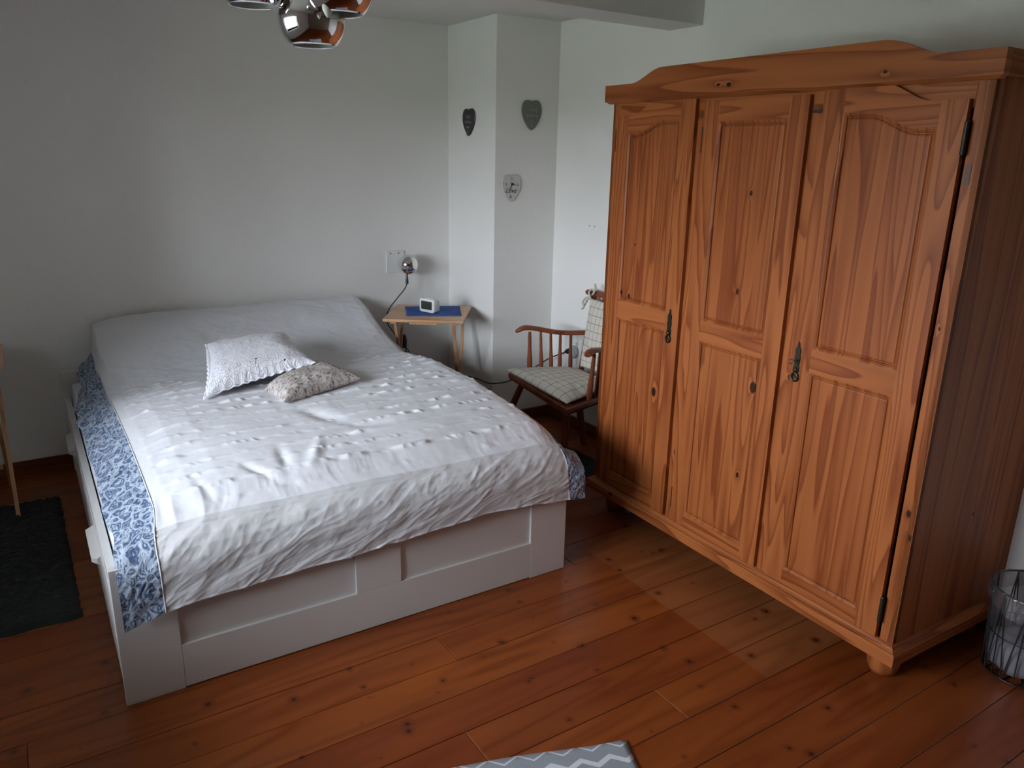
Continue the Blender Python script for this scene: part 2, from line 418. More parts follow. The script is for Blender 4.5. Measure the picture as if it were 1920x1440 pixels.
# plinth ring with moulded top edge
prof=[(0,.108),(0,.146),(.004,.150),(.010,.151),(.017,.156),(.022,.163),(.031,.167),(.06,.167),(.06,.108)]
L=[[(D0,o_,z) for o_,z in prof],[(o_,o_,z) for o_,z in prof],[(o_,WW-o_,z) for o_,z in prof],[(D0,WW-o_,z) for o_,z in prof]]
mb=MB(); mb.loops([L[1],L[2]],cap0=True,cap1=True); obj('plinth_front',mb,PB,wr)
mb=MB(); mb.loops([L[0],L[1]]); obj('plinth_side',mb,PSX,wr); mb=MB(); mb.loops([L[2],L[3]]); obj('plinth_side',mb,PSX,wr)
# crown
def crown_top(y):
    y=min(y,WW-y) if y>WW/2 else y
    if y<.165: return 1.941
    return 1.941+.050*sstep(.165,.345,y)+.0*y
ys=[-.002+i*(WW+.002)/80 for i in range(81)]
poly=[(y,1.876) for y in (-.002,WW)]+[(y,crown_top(y)) for y in reversed(ys)]
obj('crown_board',MB().prism(poly,-.002,.028),PC,wr)
polyi=[(0.0,1.868),(WW-.002,1.868),(WW-.002,1.878),(0,1.878)]
obj('crown_moulding',MB().add([(.012,.014,1.868),(.012,WW-.016,1.868),(.0,.0,1.8775),(.0,WW-.002,1.8775),(.0295,.014,1.868),(.0295,WW-.016,1.868),(.0285,0,1.8775),(.0285,WW-.002,1.8775)],[(0,1,3,2),(4,6,7,5),(0,2,6,4),(1,5,7,3),(0,4,5,1),(2,3,7,6)]),PC,wr)
for (ya,yb_) in ((-.002,.026),(WW-.028,WW)):
    obj('crown_side',MB().box(.028,D0,ya,yb_,1.876,1.941,.002),PSX,wr)
for (fx,fy) in ((.117,.095),(.117,WW-.095),(D0-.1,.095),(D0-.1,WW-.095)):
    smooth_by_angle(obj('foot',MB().lathe([(.034,0),(.043,.004),(.050,.022),(.053,.045),(.050,.075),(.042,.100),(.040,.1075)],(fx,fy,0),28),PF,wr),60)
# doors
def s_low(y,a,b,hi,lo): return lo+(hi-lo)*sstep(a,b,y)
def door(y0,y1,topf,panf,hinge_y,mirror,knob_y,slit):
    d=empty('door'); d.parent=wr
    x0,x1=.012,.0295; zb=.173; st=.076
    z_b,z_m0,z_m1=.229,.972,1.052
    n=20
    def yy(t): return y0+(y1-y0)*t
    # stiles
    for (a,c) in ((y0,y0+st),(y1-st,y1)):
        pts=[a+(c-a)*i/8 for i in range(9)]
        obj('stile',MB().prism([(a,zb),(c,zb)]+[(p,topf(p)) for p in reversed(pts)],x0,x1),PV,d)
    a,c=y0+st+.0003,y1-st-.0003
    obj('rail',MB().box(x0+.0003,x1,a,c,zb,z_b),PH,d); obj('rail',MB().box(x0+.0003,x1,a,c,z_m0,z_m1),PH,d)
    pts=[a+(c-a)*i/24 for i in range(25)]
    obj('rail',MB().prism([(p,panf(p)) for p in pts]+[(p,topf(p)) for p in reversed(pts)],x0+.0003,x1),PH,d)
    # raised panels with a moulded inner frame edge
    def panel(zlo,zf):
        def ring(i,x):
            yl,yr=a+i,c-i; q=[yl+(yr-yl)*k/24 for k in range(25)]
            return [(x,yl,zlo+i),(x,yr,zlo+i)]+[(x,p,zf(min(max(p,a),c))-i) for p in reversed(q)]
        mb=MB(); mb.loops([ring(-.001,x1-.001),ring(-.001,x0+.0006),ring(.0,x0+.0005),ring(.004,x0+.0012),ring(.009,x0+.0042),ring(.0115,x0+.0062),ring(.0125,x0+.0112),ring(.0155,x0+.0112),ring(.0185,x0+.0075),ring(.022,x0+.0066)],cap0=True,cap1=True)
        return obj('panel',mb,PL,d)
    panel(z_b,lambda p:z_m0); panel(z_m1,panf)
    # hinges
    for (za,zb2) in ((1.676,1.768),(.230,.322)):
        if slit: obj('hinge',MB().box(x0-.0012,x0+.006,hinge_y-.0016,hinge_y+.0016,za,zb2),IRON,d)
        else:
            hb=MB().lathe([(.0045,za),(.0065,za+.004),(.0065,zb2-.004),(.0045,zb2)],(x0+.002,hinge_y,0),12); hb.box(x0+.002,x0+.016,hinge_y-.002,hinge_y+.002,za,zb2)
            obj('hinge',hb,IRON,d)
    if knob_y is not None:
        zc=1.0; out=[]
        prof=[(0,-.062),(.004,-.054),(.009,-.050),(.006,-.044),(.011,-.036),(.0115,-.02),(.008,-.012),(.0105,-.002),(.0115,.012),(.009,.024),(.0115,.034),(.008,.046),(.004,.052),(.0035,.062),(0,.068)]
        poly=[(knob_y+h,zc+v) for h,v in prof]+[(knob_y-h,zc+v) for h,v in reversed(prof[1:-1])]
        es=obj('escutcheon',MB().prism(poly,x0-.004,x0-.0003),BRONZE,d,)
        obj('drop_pull',MB().tube([(x0-.007-.004*math.sin(2*PI*i/16)*0,knob_y+.0125*math.cos(2*PI*i/16),zc-.055+.015*math.sin(2*PI*i/16)) for i in range(16)],.003,8,closed=True),BRONZE,es)
        obj('pull_boss',MB().lathe([(.008,-.003),(.009,.0),(.0075,.006),(.002,.009)],(0,0,0),12,M=Matrix.Translation((x0-.004,knob_y,zc-.030))@Matrix.Rotation(-PI/2,4,'Y')),BRONZE,es)
    return d
TOPR=lambda y:1.822+.052*sstep(.185,.335,y)
PANR=lambda y:1.750+.049*sstep(.215,.375,y)
mir=lambda f:(lambda y:f(WW-.0-y+.0075))
MM=1.6425
TOPL=lambda y:TOPR(MM-y); PANL=lambda y:PANR(MM-y)
d3=door(.080,.5375,TOPR,PANR,.0765,False,.511,False)
d2=door(.590,1.054,lambda y:1.858,lambda y:1.786,1.0525,False,None,True)
d1=door(1.098,1.5605,TOPL,PANL,1.5590,True,1.145,True)
for k_,l_ in ((d1,'left door with bronze escutcheon and arched top'),(d2,'plain middle door without handle'),(d3,'right door with key and arched top')): k_['label']=l_
obj('key',MB().tube([(.012,.511,1.003),(-.012,.511,1.003)],.0025,8).tube([(-.020+.009*math.cos(2*PI*i/14),.511,1.003+.009*math.sin(2*PI*i/14)) for i in range(14)],.0022,6,closed=True),plain('steel',(.6,.6,.6),.25,1),d3)
obj('door_catch',MB().box(.012,.0298,.535,.575,1.803,1.810),BLACK,wr)
obj('felt_mark',MB().box(.0285,.0299,.052,.066,1.60,1.655,.0),plain('worn_metal_strip',(.12,.07,.055),.6),wr)

# ------------------------------------------------------------------ bed
TB=-.01; BW=1.66; BL=2.13; FH=.466
bed=empty('bed',(0,0,0),TB,'white wooden double bed frame with panelled footboard and side drawers','bed')
ft=.030
fb=MB(); fb.box(0,.172,0,ft,.0,FH,.0015)
obj('footboard_stile',fb,WHITE,bed); obj('footboard_stile',MB().box(.7535,.9245,0,ft,.1575,.405,.0015),WHITE,bed); obj('footboard_stile',MB().box(1.489,BW,0,ft,.0,FH,.0015),WHITE,bed)
obj('footboard_rail',MB().box(.1722,1.4888,.0002,ft,.004,.157,.0015),WHITE,bed); obj('footboard_rail',MB().box(.1722,1.4888,.0002,ft,.4055,FH,.0015),WHITE,bed)
for a,c in ((.1725,.753),(.925,1.4885)): obj('footboard_panel',MB().box(a,c,.011,ft-.004,.1575,.405),WHITE,bed)
for sx_ in (0,1):
    xa=(0.004 if sx_==0 else BW-.030)
    obj('side_rail',MB().box(xa,xa+.026,ft+.0005,BL,.345,.40,.002),WHITE,bed)
    obj('side_rail',MB().box(xa,xa+.026,ft+.0005,BL,.004,.060,.002),WHITE,bed)
    obj('side_post',MB().box(xa,xa+.026,ft+.001,ft+.05,.0605,.3445),WHITE,bed); obj('side_post',MB().box(xa,xa+.026,BL-.06,BL,.0605,.3445),WHITE,bed)
    obj('side_post',MB().box(xa,xa+.026,1.045,1.095,.0605,.3445),WHITE,bed)
for (ya,yb_) in ((.083,1.042),(1.098,2.067)):
    dr=obj('drawer',MB().box(.002,.024,ya,yb_,.064,.342,.002).box(.024,.62,ya+.03,yb_-.03,.08,.24),WHITE,bed)
    yc=(ya+yb_)/2+ (0.0 if ya<1 else .12)
    pr=[(.002,0),(-.012,.002),(-.026,.012),(-.026,.026),(-.010,.030),(.002,.034)]
    mbh=MB(); LL=[]
    for t in (-.135,-.120,.120,.135):
        kx=.35 if abs(t)>.13 else 1
        LL.append([(p[0]*kx if p[0]<0 else p[0],yc+t,.278+p[1]) for p in pr])
    mbh.loops(LL); obj('handle',mbh,WHITE,dr)
obj('headboard',MB().box(.0,BW,BL+.0005,BL+.03,.0,.54,.003),WHITE,bed)
obj('slat_base',MB().box(.031,BW-.031,ft+.002,BL,.25,.27),WHITE,bed)
mt=obj('mattress',MB().box(.036,BW-.036,.035,BL-.004,.271,.485,.03),SHEET); mt.rotation_euler=(0,0,TB); tag(mt,'white-sheeted mattress showing along the left side of the bed','mattress')
smooth_by_angle(mt,50)

# bedspread ---------------------------------------------------------------
ty=np.array([-.05,.0,.10,.25,.40,.80,1.20,1.40,1.58,1.70,1.82,1.95,2.08,2.17])
tz=np.array([.52,.525,.562,.590,.606,.640,.630,.602,.575,.602,.665,.728,.785,.808])
def Tz(y): 
    r=0
    for d_,w_ in ((-.05,.2),(0,.6),(.05,.2)): r=r+w_*np.interp(y+d_,ty,tz)
    return r
# path from wall to hem: arc parameter t
top_y=np.linspace(2.165,.055,470)
hang=[( .055,None),(.030,-.006),(.006,-.022),(-.012,-.045),(-.024,-.075),(-.030,-.11)]
ns,ntp=470,len(top_y); nh=95
sy=np.linspace(0,1.90,ns)          # arc across, metres: 0 left edge, .15 seam, 1.9 right seam, 2.05 right edge
Y=np.zeros((ns,ntp+nh)); tt=np.zeros(ntp+nh)
tt[:ntp]=np.linspace(0,2.11,ntp); tt[ntp:]=2.11+np.linspace(.004,.30,nh)
S,TT=np.meshgrid(sy,tt,indexing='ij')
hk=np.clip((TT-2.11)/.30,0,1)      # 0..1 down the front
ycol=np.concatenate([top_y,np.full(nh,.055)]); yv=ycol[None,:]*np.ones((ns,1))
# cross section across the bed
wob=.010*vnoise(TT*3.1,TT*0+.5,5)+.012*vnoise(TT*9.0,TT*0+.5,6)
cs=np.array([0,.05,.10,.155,.20,.28,.38,.50,1.61,1.66,1.69,1.72,1.76,1.82,1.90])
cx=np.array([.030,.070,.112,.160,.205,.285,.385,.505,1.605,1.642,1.662,1.680,1.696,1.704,1.712])
ce=np.array([.02,.22,.40,.60,.74,.90,.98,1.0,1.0,.96,.86,.70,.50,0,0])
xs_=np.interp(S,cs,cx); ed=np.interp(S,cs,ce)
# pillow end: cover drops steeply at the left side
hd=np.clip((yv-1.62)/.35,0,1); hd=hd*hd*(3-2*hd)
ce2=np.array([.10,.22,.30,.42,.90,.97,1.0,1.0,1.0,.97,.90,.74,.5,0,0]); ed=ed*(1-hd)+np.interp(S,cs,ce2)*hd
xs_=xs_+hd*np.interp(S,[0,.1,.155,.2,.3],[.045,.02,-.002,-.028,-.02])
top=Tz(yv); 
base=.492
zt=base+(top-base)*ed
side=np.clip((S-1.76)/.14,0,1)
zt=np.where(S>1.76,(base+(top-base)*.5)*(1-side)+.40*side,zt)
xs_=xs_+np.where(S>1.76,.008*np.sin(yv*21)*side,0)
xs_=xs_+(S<.155)*(1-S/.155)*wob*1.2*(1-hk)
# left border lies a little lower near the edge, follows the mattress edge
# front fall
hemz=np.interp(np.interp(S,[0,.155,1.72,1.90],[.017,.135,1.643,1.725]),[.017,.135,.19,.36,.75,1.24,1.6,1.725],[.277,.306,.316,.326,.334,.360,.335,.318])
hemz=hemz+.004*vnoise(S*14,S*0+2.5,3)
xh=np.interp(S,[0,.155,1.72,1.90],[.020,.133,1.645,1.725])
w=np.clip((.20-yv)/.15,0,1)*(1-0)+0*hk; w=w*w*(3-2*w); w=np.where(TT>2.11,1,w*.75)
wx=np.clip((TT-1.95)/.22,0,1); wx=wx*wx*(3-2*wx)
X=xs_*(1-wx)+xh*wx
zl=np.interp(S,[0,.155,.30,1.62,1.76,1.90],[.488,.515,.528,.530,.515,.49])
ztop=zt*(1-wx)+zl*wx
ht=np.array([0,.06,.14,.24,.36,.5,1.0]); hy=np.array([.055,.038,.016,-.004,-.018,-.026,-.034]); hz=np.array([0,.025,.09,.20,.34,.49,1.0])
Yc=np.where(TT>2.11,np.interp(hk,ht,hy),yv)
Zc=np.where(TT>2.11,zl+(hemz-zl)*np.interp(hk,ht,hz),ztop)
P=np.stack([X,Yc,Zc],-1)
# large soft lumps and folds
mask=np.clip((S-.02)/.2,0,1)*np.clip((1.86-S)/.12,0,1)
lump=.012*fbm(X*2.2,Yc*2.6,2,11)+.004*fbm(X*5.5,Yc*6,2,21)
def fold(x0,y0,x1,y1,wd,a):
    dx,dy=x1-x0,y1-y0; L2=dx*dx+dy*dy; t=np.clip(((X-x0)*dx+(Yc-y0)*dy)/L2,0,1)
    d=np.hypot(X-(x0+t*dx),Yc-(y0+t*dy)); return a*np.exp(-(d/wd)**2)*np.sin(PI*np.clip(t,.08,.92))
fd=fold(.80,.72,.93,.50,.035,-.016)+fold(.90,.47,1.12,.43,.03,-.012)+fold(.62,.40,.60,.20,.020,-.010)+fold(.78,.40,.68,.20,.022,.011)+fold(.45,.34,.55,.16,.018,-.009)+fold(.30,.30,.34,.12,.018,-.006)+fold(1.25,1.50,1.60,1.70,.05,-.010)+fold(1.1,1.62,1.45,1.45,.035,.010)+fold(1.2,1.40,1.6,1.28,.03,-.006)+fold(1.05,1.80,1.5,1.62,.03,-.007)
# embroidered rows of puckers, parallel to the footboard
rowp=.088; yr=Yc+.010*fbm(X*2,Yc*1.5,2,31)
ph=np.mod(yr,rowp)/rowp; ri=np.floor(yr/rowp)
band=np.exp(-((ph-.5)/.16)**2)
amp=.25+.75*np.clip(vnoise(X*3.1,ri*3.3,41)+.55,0,1)
pk=np.clip(ridged(X*15+ri*7.7+6*Yc,Yc*13+ri*5.1,2,51),-.8,1)
rows_on=np.clip((Yc-.10)/.06,0,1)*np.clip((1.70-Yc)/.25,0,1)*np.clip((S-.19)/.05,0,1)*np.clip((1.70-S)/.05,0,1)
puck=.0125*band*amp*(pk+.05)*rows_on
puck=puck+.0006*np.exp(-((ph-.5)/.07)**2)*rows_on
def aniso(th,fa,fb,seed,o=3):
    A=S*math.cos(th)-TT*math.sin(th); B=S*math.sin(th)+TT*math.cos(th)
    wv_=.05*fbm(S*4,TT*4,2,seed+40); return ridged(A*fa,(B+wv_)*fb,o,seed)
crk=(.0062*aniso(.35,2.2,6,61)+.003*aniso(-.5,5,11,62))*np.clip((Yc-1.40)/.3,0,1)+.0012*ridged(X*9,Yc*7,3,63)
frontw=np.clip((.10-Yc)/.09,0,1)
pleat=np.clip(1-np.abs(Yc-.15)/.14,0,1)*np.clip((2.13-TT)/.02,0,1)
crk=crk+frontw*(.0050*aniso(.50,3.0,13,71)+.0022*aniso(.85,8,20,77)+.0020*aniso(1.3,9,16,79)*np.clip(1.1-S*1.2,0,1))
crk=crk+pleat*.0058*(.4+.6*np.clip(vnoise(S*2.2,TT*0+1.5,85)+.5,0,1))*ridged(S*11+2.5*fbm(S*3,TT*3,2,86),TT*3.5,3,83)
crk=crk+.0025*np.exp(-((TT-2.085)/.006)**2)
bord=((S<.155)|(S>1.72)).astype(float)
crk=crk*(1-.3*bord)+bord*.0035*ridged(X*18,Yc*9+Zc*9,2,81)
h=(lump+fd)*mask*(1-.6*(TT>2.11))+puck+crk+.003
# displace along normals
du=np.gradient(P,axis=0); dv_=np.gradient(P,axis=1); Nn=np.cross(dv_,du); Nn/=np.linalg.norm(Nn,axis=-1,keepdims=True)+1e-9
Nn=np.where(Nn[...,2:3].mean()<0,-Nn,Nn)
# smooth normals
for _ in range(6):
    Nn[1:-1]=(Nn[:-2]+Nn[1:-1]*2+Nn[2:])/4; Nn[:,1:-1]=(Nn[:,:-2]+Nn[:,1:-1]*2+Nn[:,2:])/4
Nn/=np.linalg.norm(Nn,axis=-1,keepdims=True)
P=P+Nn*h[...,None]
P[...,1]=np.where(TT>2.11+.14,np.minimum(P[...,1],-.010),P[...,1])
UV=np.stack([S,TT],-1)
def blanket_z(x,y):
    i=np.argmin((P[:,:ntp,0]-x)**2+(P[:,:ntp,1]-y)**2); return P[:,:ntp].reshape(-1,3)[i,2]
def cloth_mat():
    m,t,b=newmat('white_seersucker'); N=NT(t); uvn=N.n('UVMap').outputs[0]
    sp=N.n('SeparateXYZ'); N.set(sp,0,uvn)
    weave=N.noise(N.mapping(uvn,scale=(260,260,1)),1,2)
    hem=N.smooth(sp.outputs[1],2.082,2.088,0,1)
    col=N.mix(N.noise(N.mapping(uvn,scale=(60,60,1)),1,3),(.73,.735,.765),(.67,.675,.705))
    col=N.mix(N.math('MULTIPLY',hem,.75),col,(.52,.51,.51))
    edge=N.smooth(sp.outputs[1],2.396,2.399,0,1); col=N.mix(edge,col,(.72,.72,.75))
    t.links.new(col,b.inputs['Base Color']); b.inputs['Roughness'].default_value=.85; b.inputs['Specular IOR Level'].default_value=.2
    b.inputs['Sheen Weight'].default_value=.1
    cr2=N.noise(N.mapping(uvn,scale=(38,38,1)),1,4,.65)
    t.links.new(N.bump(N.math('ADD',N.math('MULTIPLY',weave,.3),cr2),.22,.0025),b.inputs['Normal']); return m
def paisley(name,light,dark,mid):
    m,t,b=newmat(name); N=NT(t); uvn=N.n('UVMap').outputs[0]
    wp=N.vmath('ADD',N.mapping(uvn,scale=(26,17,1)),N.vmath('SCALE',N.n('TexNoise',i_Vector=N.mapping(uvn,scale=(16,12,1)),i_Scale=1.0).outputs['Color'],sc=2.4))
    vo=N.n('TexVoronoi',feature='DISTANCE_TO_EDGE'); N.set(vo,'Vector',wp); vo.inputs['Scale'].default_value=1.0
    v1=N.n('TexVoronoi',feature='F1'); N.set(v1,'Vector',wp); v1.inputs['Scale'].default_value=1.0
    rings=N.math('PINGPONG',N.math('MULTIPLY',vo.outputs['Distance'],5.0),.5)
    a=N.smooth(rings,.33,.43,0,1); lines=N.smooth(vo.outputs['Distance'],.035,.07,1,0)
    fill=N.smooth(v1.outputs['Distance'],.16,.22,1,0)
    fine=N.smooth(N.noise(N.mapping(uvn,scale=(110,110,1)),1,2),.48,.58)
    col=N.mix(fine,dark,mid); col=N.mix(N.math('MULTIPLY',a,.8),col,light); col=N.mix(lines,col,light); col=N.mix(N.math('MULTIPLY',fill,.8),col,light)
    t.links.new(col,b.inputs['Base Color']); b.inputs['Roughness'].default_value=.7
    t.links.new(N.bump(N.noise(N.mapping(uvn,scale=(60,60,1)),1,3),.3,.003),b.inputs['Normal']); return m
CLOTH=cloth_mat(); PAIS=paisley('blue_paisley',(.42,.49,.58),(.045,.075,.155),(.10,.155,.26)); 
ia=int(np.searchsorted(sy,.155)); ib=int(np.searchsorted(sy,1.72))
bs=empty('bedspread',(0,0,0),TB,'rumpled white bedspread with puckered rows and blue paisley side borders, on the bed','bedspread')
flip=True
c_=obj('cover_centre',grid_mesh('cover_centre',P[ia:ib+1],flip,UV[ia:ib+1]),CLOTH,bs); c_['label']='white puckered centre of the bedspread'
l_=obj('cover_border',grid_mesh('cover_border',P[:ia+1],flip,UV[:ia+1]),PAIS,bs); l_['label']='blue paisley border on the left edge'
r_=obj('cover_border',grid_mesh('cover_border',P[ib:],flip,UV[ib:]),PAIS,bs); r_['label']='blue paisley border on the right edge'
obj('seam_piping',MB().tube([tuple(P[ia,j]+Nn[ia,j]*.001) for j in range(0,ntp+nh,4)],.0022,5),CLOTH,bs,True)

# cushions ----------------------------------------------------------------
def cushion(name,c00,c10,c11,c01,thick,mat,label,pinch=.10,seed=1,lace=False,n=64):
    c00,c10,c11,c01=[np.array(c,float) for c in (c00,c10,c11,c01)]
    u=np.linspace(-1,1,n); U,V=np.meshgrid(u,u,indexing='ij')
    U2=U*(1-pinch*(1-V*V)); V2=V*(1-pinch*(1-U*U)); a=(U2+1)/2; b_=(V2+1)/2
    B=(c00*((1-a)*(1-b_))[...,None]+c10*(a*(1-b_))[...,None]+c11*(a*b_)[...,None]+c01*((1-a)*b_)[...,None])
    nr=np.cross(c10-c00,c01-c00); nr/=np.linalg.norm(nr); nr=nr if nr[2]>0 else -nr
    prof=((1-U**4)*(1-V**4))**.55*(1-.15*(U*U+V*V)/2)
    edgef=np.maximum(np.abs(U),np.abs(V))
    wr_=.0035*ridged(U*3,V*3,3,seed)*(.4+edgef)+.004*fbm(U*2,V*2,2,seed+3)
    topz=B+nr*((thick*.62*prof+wr_*np.clip((1-edgef)*8,0,1)))[...,None]
    bot=B-nr*((thick*.38*prof))[...,None]
    if lace:
        sc=.006*np.sin(np.arctan2(V,U)*46)*np.clip((edgef-.9)*10,0,1); topz=topz+nr*sc[...,None]*.6
    t=empty(name,tuple(B.reshape(-1,3).mean(0)),0,label,'cushion')
    off=np.array(t.location)
    uvv=np.stack([a,b_],-1)
    m1=grid_mesh('cushion_cover',topz-off,False,uvv); m2=grid_mesh('cushion_back',bot-off,True,uvv)
    bm=bmesh.new(); bm.from_mesh(m1); bm.from_mesh(m2); bmesh.ops.remove_doubles(bm,verts=bm.verts[:],dist=.0004); bmesh.ops.recalc_face_normals(bm,faces=bm.faces[:]); bm.to_mesh(m1); bm.free()
    obj('cushion_cover',m1,mat,t,True)
    if lace:
        rim=[]; k=200
        idx=[(i,0) for i in range(n)]+[(n-1,j) for j in range(1,n)]+[(i,n-1) for i in range(n-2,-1,-1)]+[(0,j) for j in range(n-2,0,-1)]
        cen=B.reshape(-1,3).mean(0); ins=[];outs=[]
        for q,(i,j) in enumerate(idx):
            p=topz[i,j]; d=p-cen; d[2]*=.2; d/=np.linalg.norm(d); e_=.012+.006*abs(math.sin(q*.62))
            ins.append(tuple(p-off-d*.002)); outs.append(tuple(p-off+d*e_-np.array([0,0,.004])))
        mb=MB(); N_=len(ins); mb.add(ins+outs,[(q,(q+1)%N_,(q+1)%N_+N_,q+N_) for q in range(N_)])
        lo=obj('lace_trim',mb,mat,t,True)
        so=lo.modifiers.new('thickness','SOLIDIFY'); so.thickness=.002
    return t
def lace_mat():
    m,t,b=newmat('white_lace_cotton'); N=NT(t); uvn=N.n('UVMap').outputs[0]
    vo=N.n('TexVoronoi',feature='DISTANCE_TO_EDGE'); N.set(vo,'Vector',uvn); vo.inputs['Scale'].default_value=26
    sp=N.n('SeparateXYZ'); N.set(sp,0,uvn)
    ex=N.math('ABSOLUTE',N.math('SUBTRACT',sp.outputs[0],.5)); ey=N.math('ABSOLUTE',N.math('SUBTRACT',sp.outputs[1],.5)); ed_=N.math('MAXIMUM',ex,ey)
    em=N.smooth(ed_,.27,.31)
    pat=N.math('MULTIPLY',N.smooth(vo.outputs['Distance'],.03,.09,1,0),em)
    col=N.mix(N.math('MULTIPLY',pat,.45),(.92,.92,.98),(.62,.64,.72))
    holes=N.smooth(N.noise(N.mapping(uvn,scale=(17,17,1)),1,1),.74,.76); col=N.mix(N.math('MULTIPLY',holes,em),col,(.08,.08,.09))
    t.links.new(col,b.inputs['Base Color']); b.inputs['Roughness'].default_value=.85
    t.links.new(N.bump(N.math('ADD',pat,N.noise(N.mapping(uvn,scale=(30,30,1)),1,3)),.5,.004),b.inputs['Normal']); return m
def floral_mat():
    m,t,b=newmat('small_floral_print'); N=NT(t); uvn=N.n('UVMap').outputs[0]
    wp=N.vmath('ADD',uvn,N.vmath('SCALE',N.n('TexNoise',i_Vector=uvn,i_Scale=14.0).outputs['Color'],sc=.05))
    v=N.n('TexVoronoi',feature='F1'); N.set(v,'Vector',wp); v.inputs['Scale'].default_value=20
    c=N.smooth(v.outputs['Distance'],.30,.38,1,0); ring=N.smooth(N.math('ABSOLUTE',N.math('SUBTRACT',v.outputs['Distance'],.5)),.03,.09,1,0)
    curl=N.smooth(N.noise(N.mapping(wp,scale=(48,48,1)),1,2),.56,.60)
    pick=N.ramp(N.n('SeparateColor',i_0=v.outputs['Color']).outputs[0],[(.0,(.10,.06,.05)),(.4,(.24,.20,.18)),(.7,(.12,.10,.16)),(.9,(.3,.16,.08))],'CONSTANT')
    col=N.mix(N.math('MULTIPLY',curl,.7),(.62,.57,.53),(.20,.17,.17)); col=N.mix(N.math('MULTIPLY',c,.85),col,pick); col=N.mix(N.math('MULTIPLY',ring,.4),col,(.2,.17,.17))
    t.links.new(col,b.inputs['Base Color']); b.inputs['Roughness'].default_value=.85; return m
cushion('lace_cushion',(.495,.985,.655),(1.000,1.075,.722),(1.050,1.64,.728),(.650,1.64,.722),.105,lace_mat(),'white lace-edged square cushion lying on the bedspread',.09,5,True)
cushion('floral_cushion',(.755,.755,.652),(1.158,.885,.668),(1.098,1.27,.664),(.745,1.02,.632),.095,floral_mat(),'small floral-print cushion with dark flowers, half under the white cushion',.10,9)

# ------------------------------------------------------------------ tray tables
TW=pine('pale_table_wood','X',face='Z',light=(.62,.36,.20),dark=(.50,.26,.13),ring=3,rough=.3)
TWZ=pine('pale_leg_wood','Z',face='X',light=(.56,.30,.155),dark=(.42,.20,.10),ring=3,rough=.35)
def tray_table(label,loc,rz,wx,wy,H):
    t=empty('folding_tray_table',loc,rz,label,'side table','folding tray tables at both sides of the bed')
    obj('table_top',MB().box(-wx/2,wx/2,-wy/2,wy/2,H-.018,H,.006),TW,t)
    def leg(x,ya,yb_):
        p0=Vector((x,ya,0)); p1=Vector((x,yb_,H-.03)); n_=10; L=[]
        for i in range(n_+1):
            q=p0.lerp(p1,i/n_); hw=.012+.009*math.exp(-((i/n_-.45)/.22)**2); L.append([q+Vector((dx,dy*hw,0)) for dx,dy in ((-.008,-1),(.008,-1),(.008,1),(-.008,1))])
        return obj('leg',MB().loops(L),TWZ,t)
    for sgn in (-1,1):
        leg(sgn*(wx/2-.045),-wy/2+.03,wy/2-.05); leg(sgn*(wx/2-.065),wy/2-.03,-wy/2+.05)
        obj('bracket',MB().box(sgn*(wx/2-.055)-.016,sgn*(wx/2-.055)+.016,-wy/2+.03,wy/2-.03,H-.032,H-.0182),TWZ,t)
    obj('cross_bar',MB().box(-.085,.075,-wy/2+.035,-wy/2+.055,H-.034,H-.0185),TW,t)
    obj('stretcher',MB().box(-wx/2+.075,wx/2-.075,-.055,-.035,.20,.225),TW,t)
    return t
# right of the bed: corners FL(1.627,1.758) FR(2.012,1.475) TR(2.309,1.866) TL(1.932,2.118)
tt1=tray_table('pale wooden folding tray table in the corner beyond the bed, under the blue cloth',(1.963,1.806,0),math.atan2(-.27,.38),.470,.460,.735)
tt2=tray_table('pale wooden folding tray table at the left photo edge, left of the bed',(-.435,1.83,0),0,.47,.46,.735)
# blue cloth
bm_,bt,bb=newmat('blue_batik_cloth'); N=NT(bt); tcO=N.n('TexCoord').outputs['Object']
bt.links.new(N.ramp(N.noise(N.mapping(tcO,scale=(14,9,1)),1,3),[(.3,(.012,.05,.21)),(.6,(.012,.085,.34)),(.75,(.02,.16,.42))]),bb.inputs['Base Color']); bb.inputs['Roughness'].default_value=.8
def quad_cloth(name,c,z,mat,th=.0025,n=24,wav=.0012):
    c=[np.array(p,float) for p in c]; u=np.linspace(0,1,n); U,V=np.meshgrid(u,u,indexing='ij')
    B=c[0]*((1-U)*(1-V))[...,None]+c[1]*(U*(1-V))[...,None]+c[2]*(U*V)[...,None]+c[3]*((1-U)*V)[...,None]
    Z=z+th+wav*(1+vnoise(U*5,V*5,2)); P3=np.concatenate([B,Z[...,None]],-1)
    Lo=np.concatenate([B,np.full_like(Z,z+.0006)[...,None]],-1)
    mb=MB(); me1=grid_mesh(name,P3); me2=grid_mesh(name,Lo,True)
    bm=bmesh.new(); bm.from_mesh(me1); bm.from_mesh(me2); nv=n*n; bm.verts.ensure_lookup_table()
    idx=[(i,0) for i in range(n)]+[(n-1,j) for j in range(1,n)]+[(i,n-1) for i in range(n-2,-1,-1)]+[(0,j) for j in range(n-2,0,-1)]
    idx=[i*n+j for i,j in idx]
    for a_,b2 in zip(idx,idx[1:]+idx[:1]):
        try: bm.faces.new((bm.verts[a_],bm.verts[b2],bm.verts[b2+nv],bm.verts[a_+nv]))
        except ValueError: pass
    bmesh.ops.recalc_face_normals(bm,faces=bm.faces[:]); bm.to_mesh(me1); bm.free()
    return obj(name,me1,mat)
bc=quad_cloth('blue_cloth',[(1.795,1.762),(2.083,1.618),(2.218,1.883),(1.905,2.020)],.735,bm_); tag(bc,'small blue batik cloth under the alarm clock on the tray table','cloth')
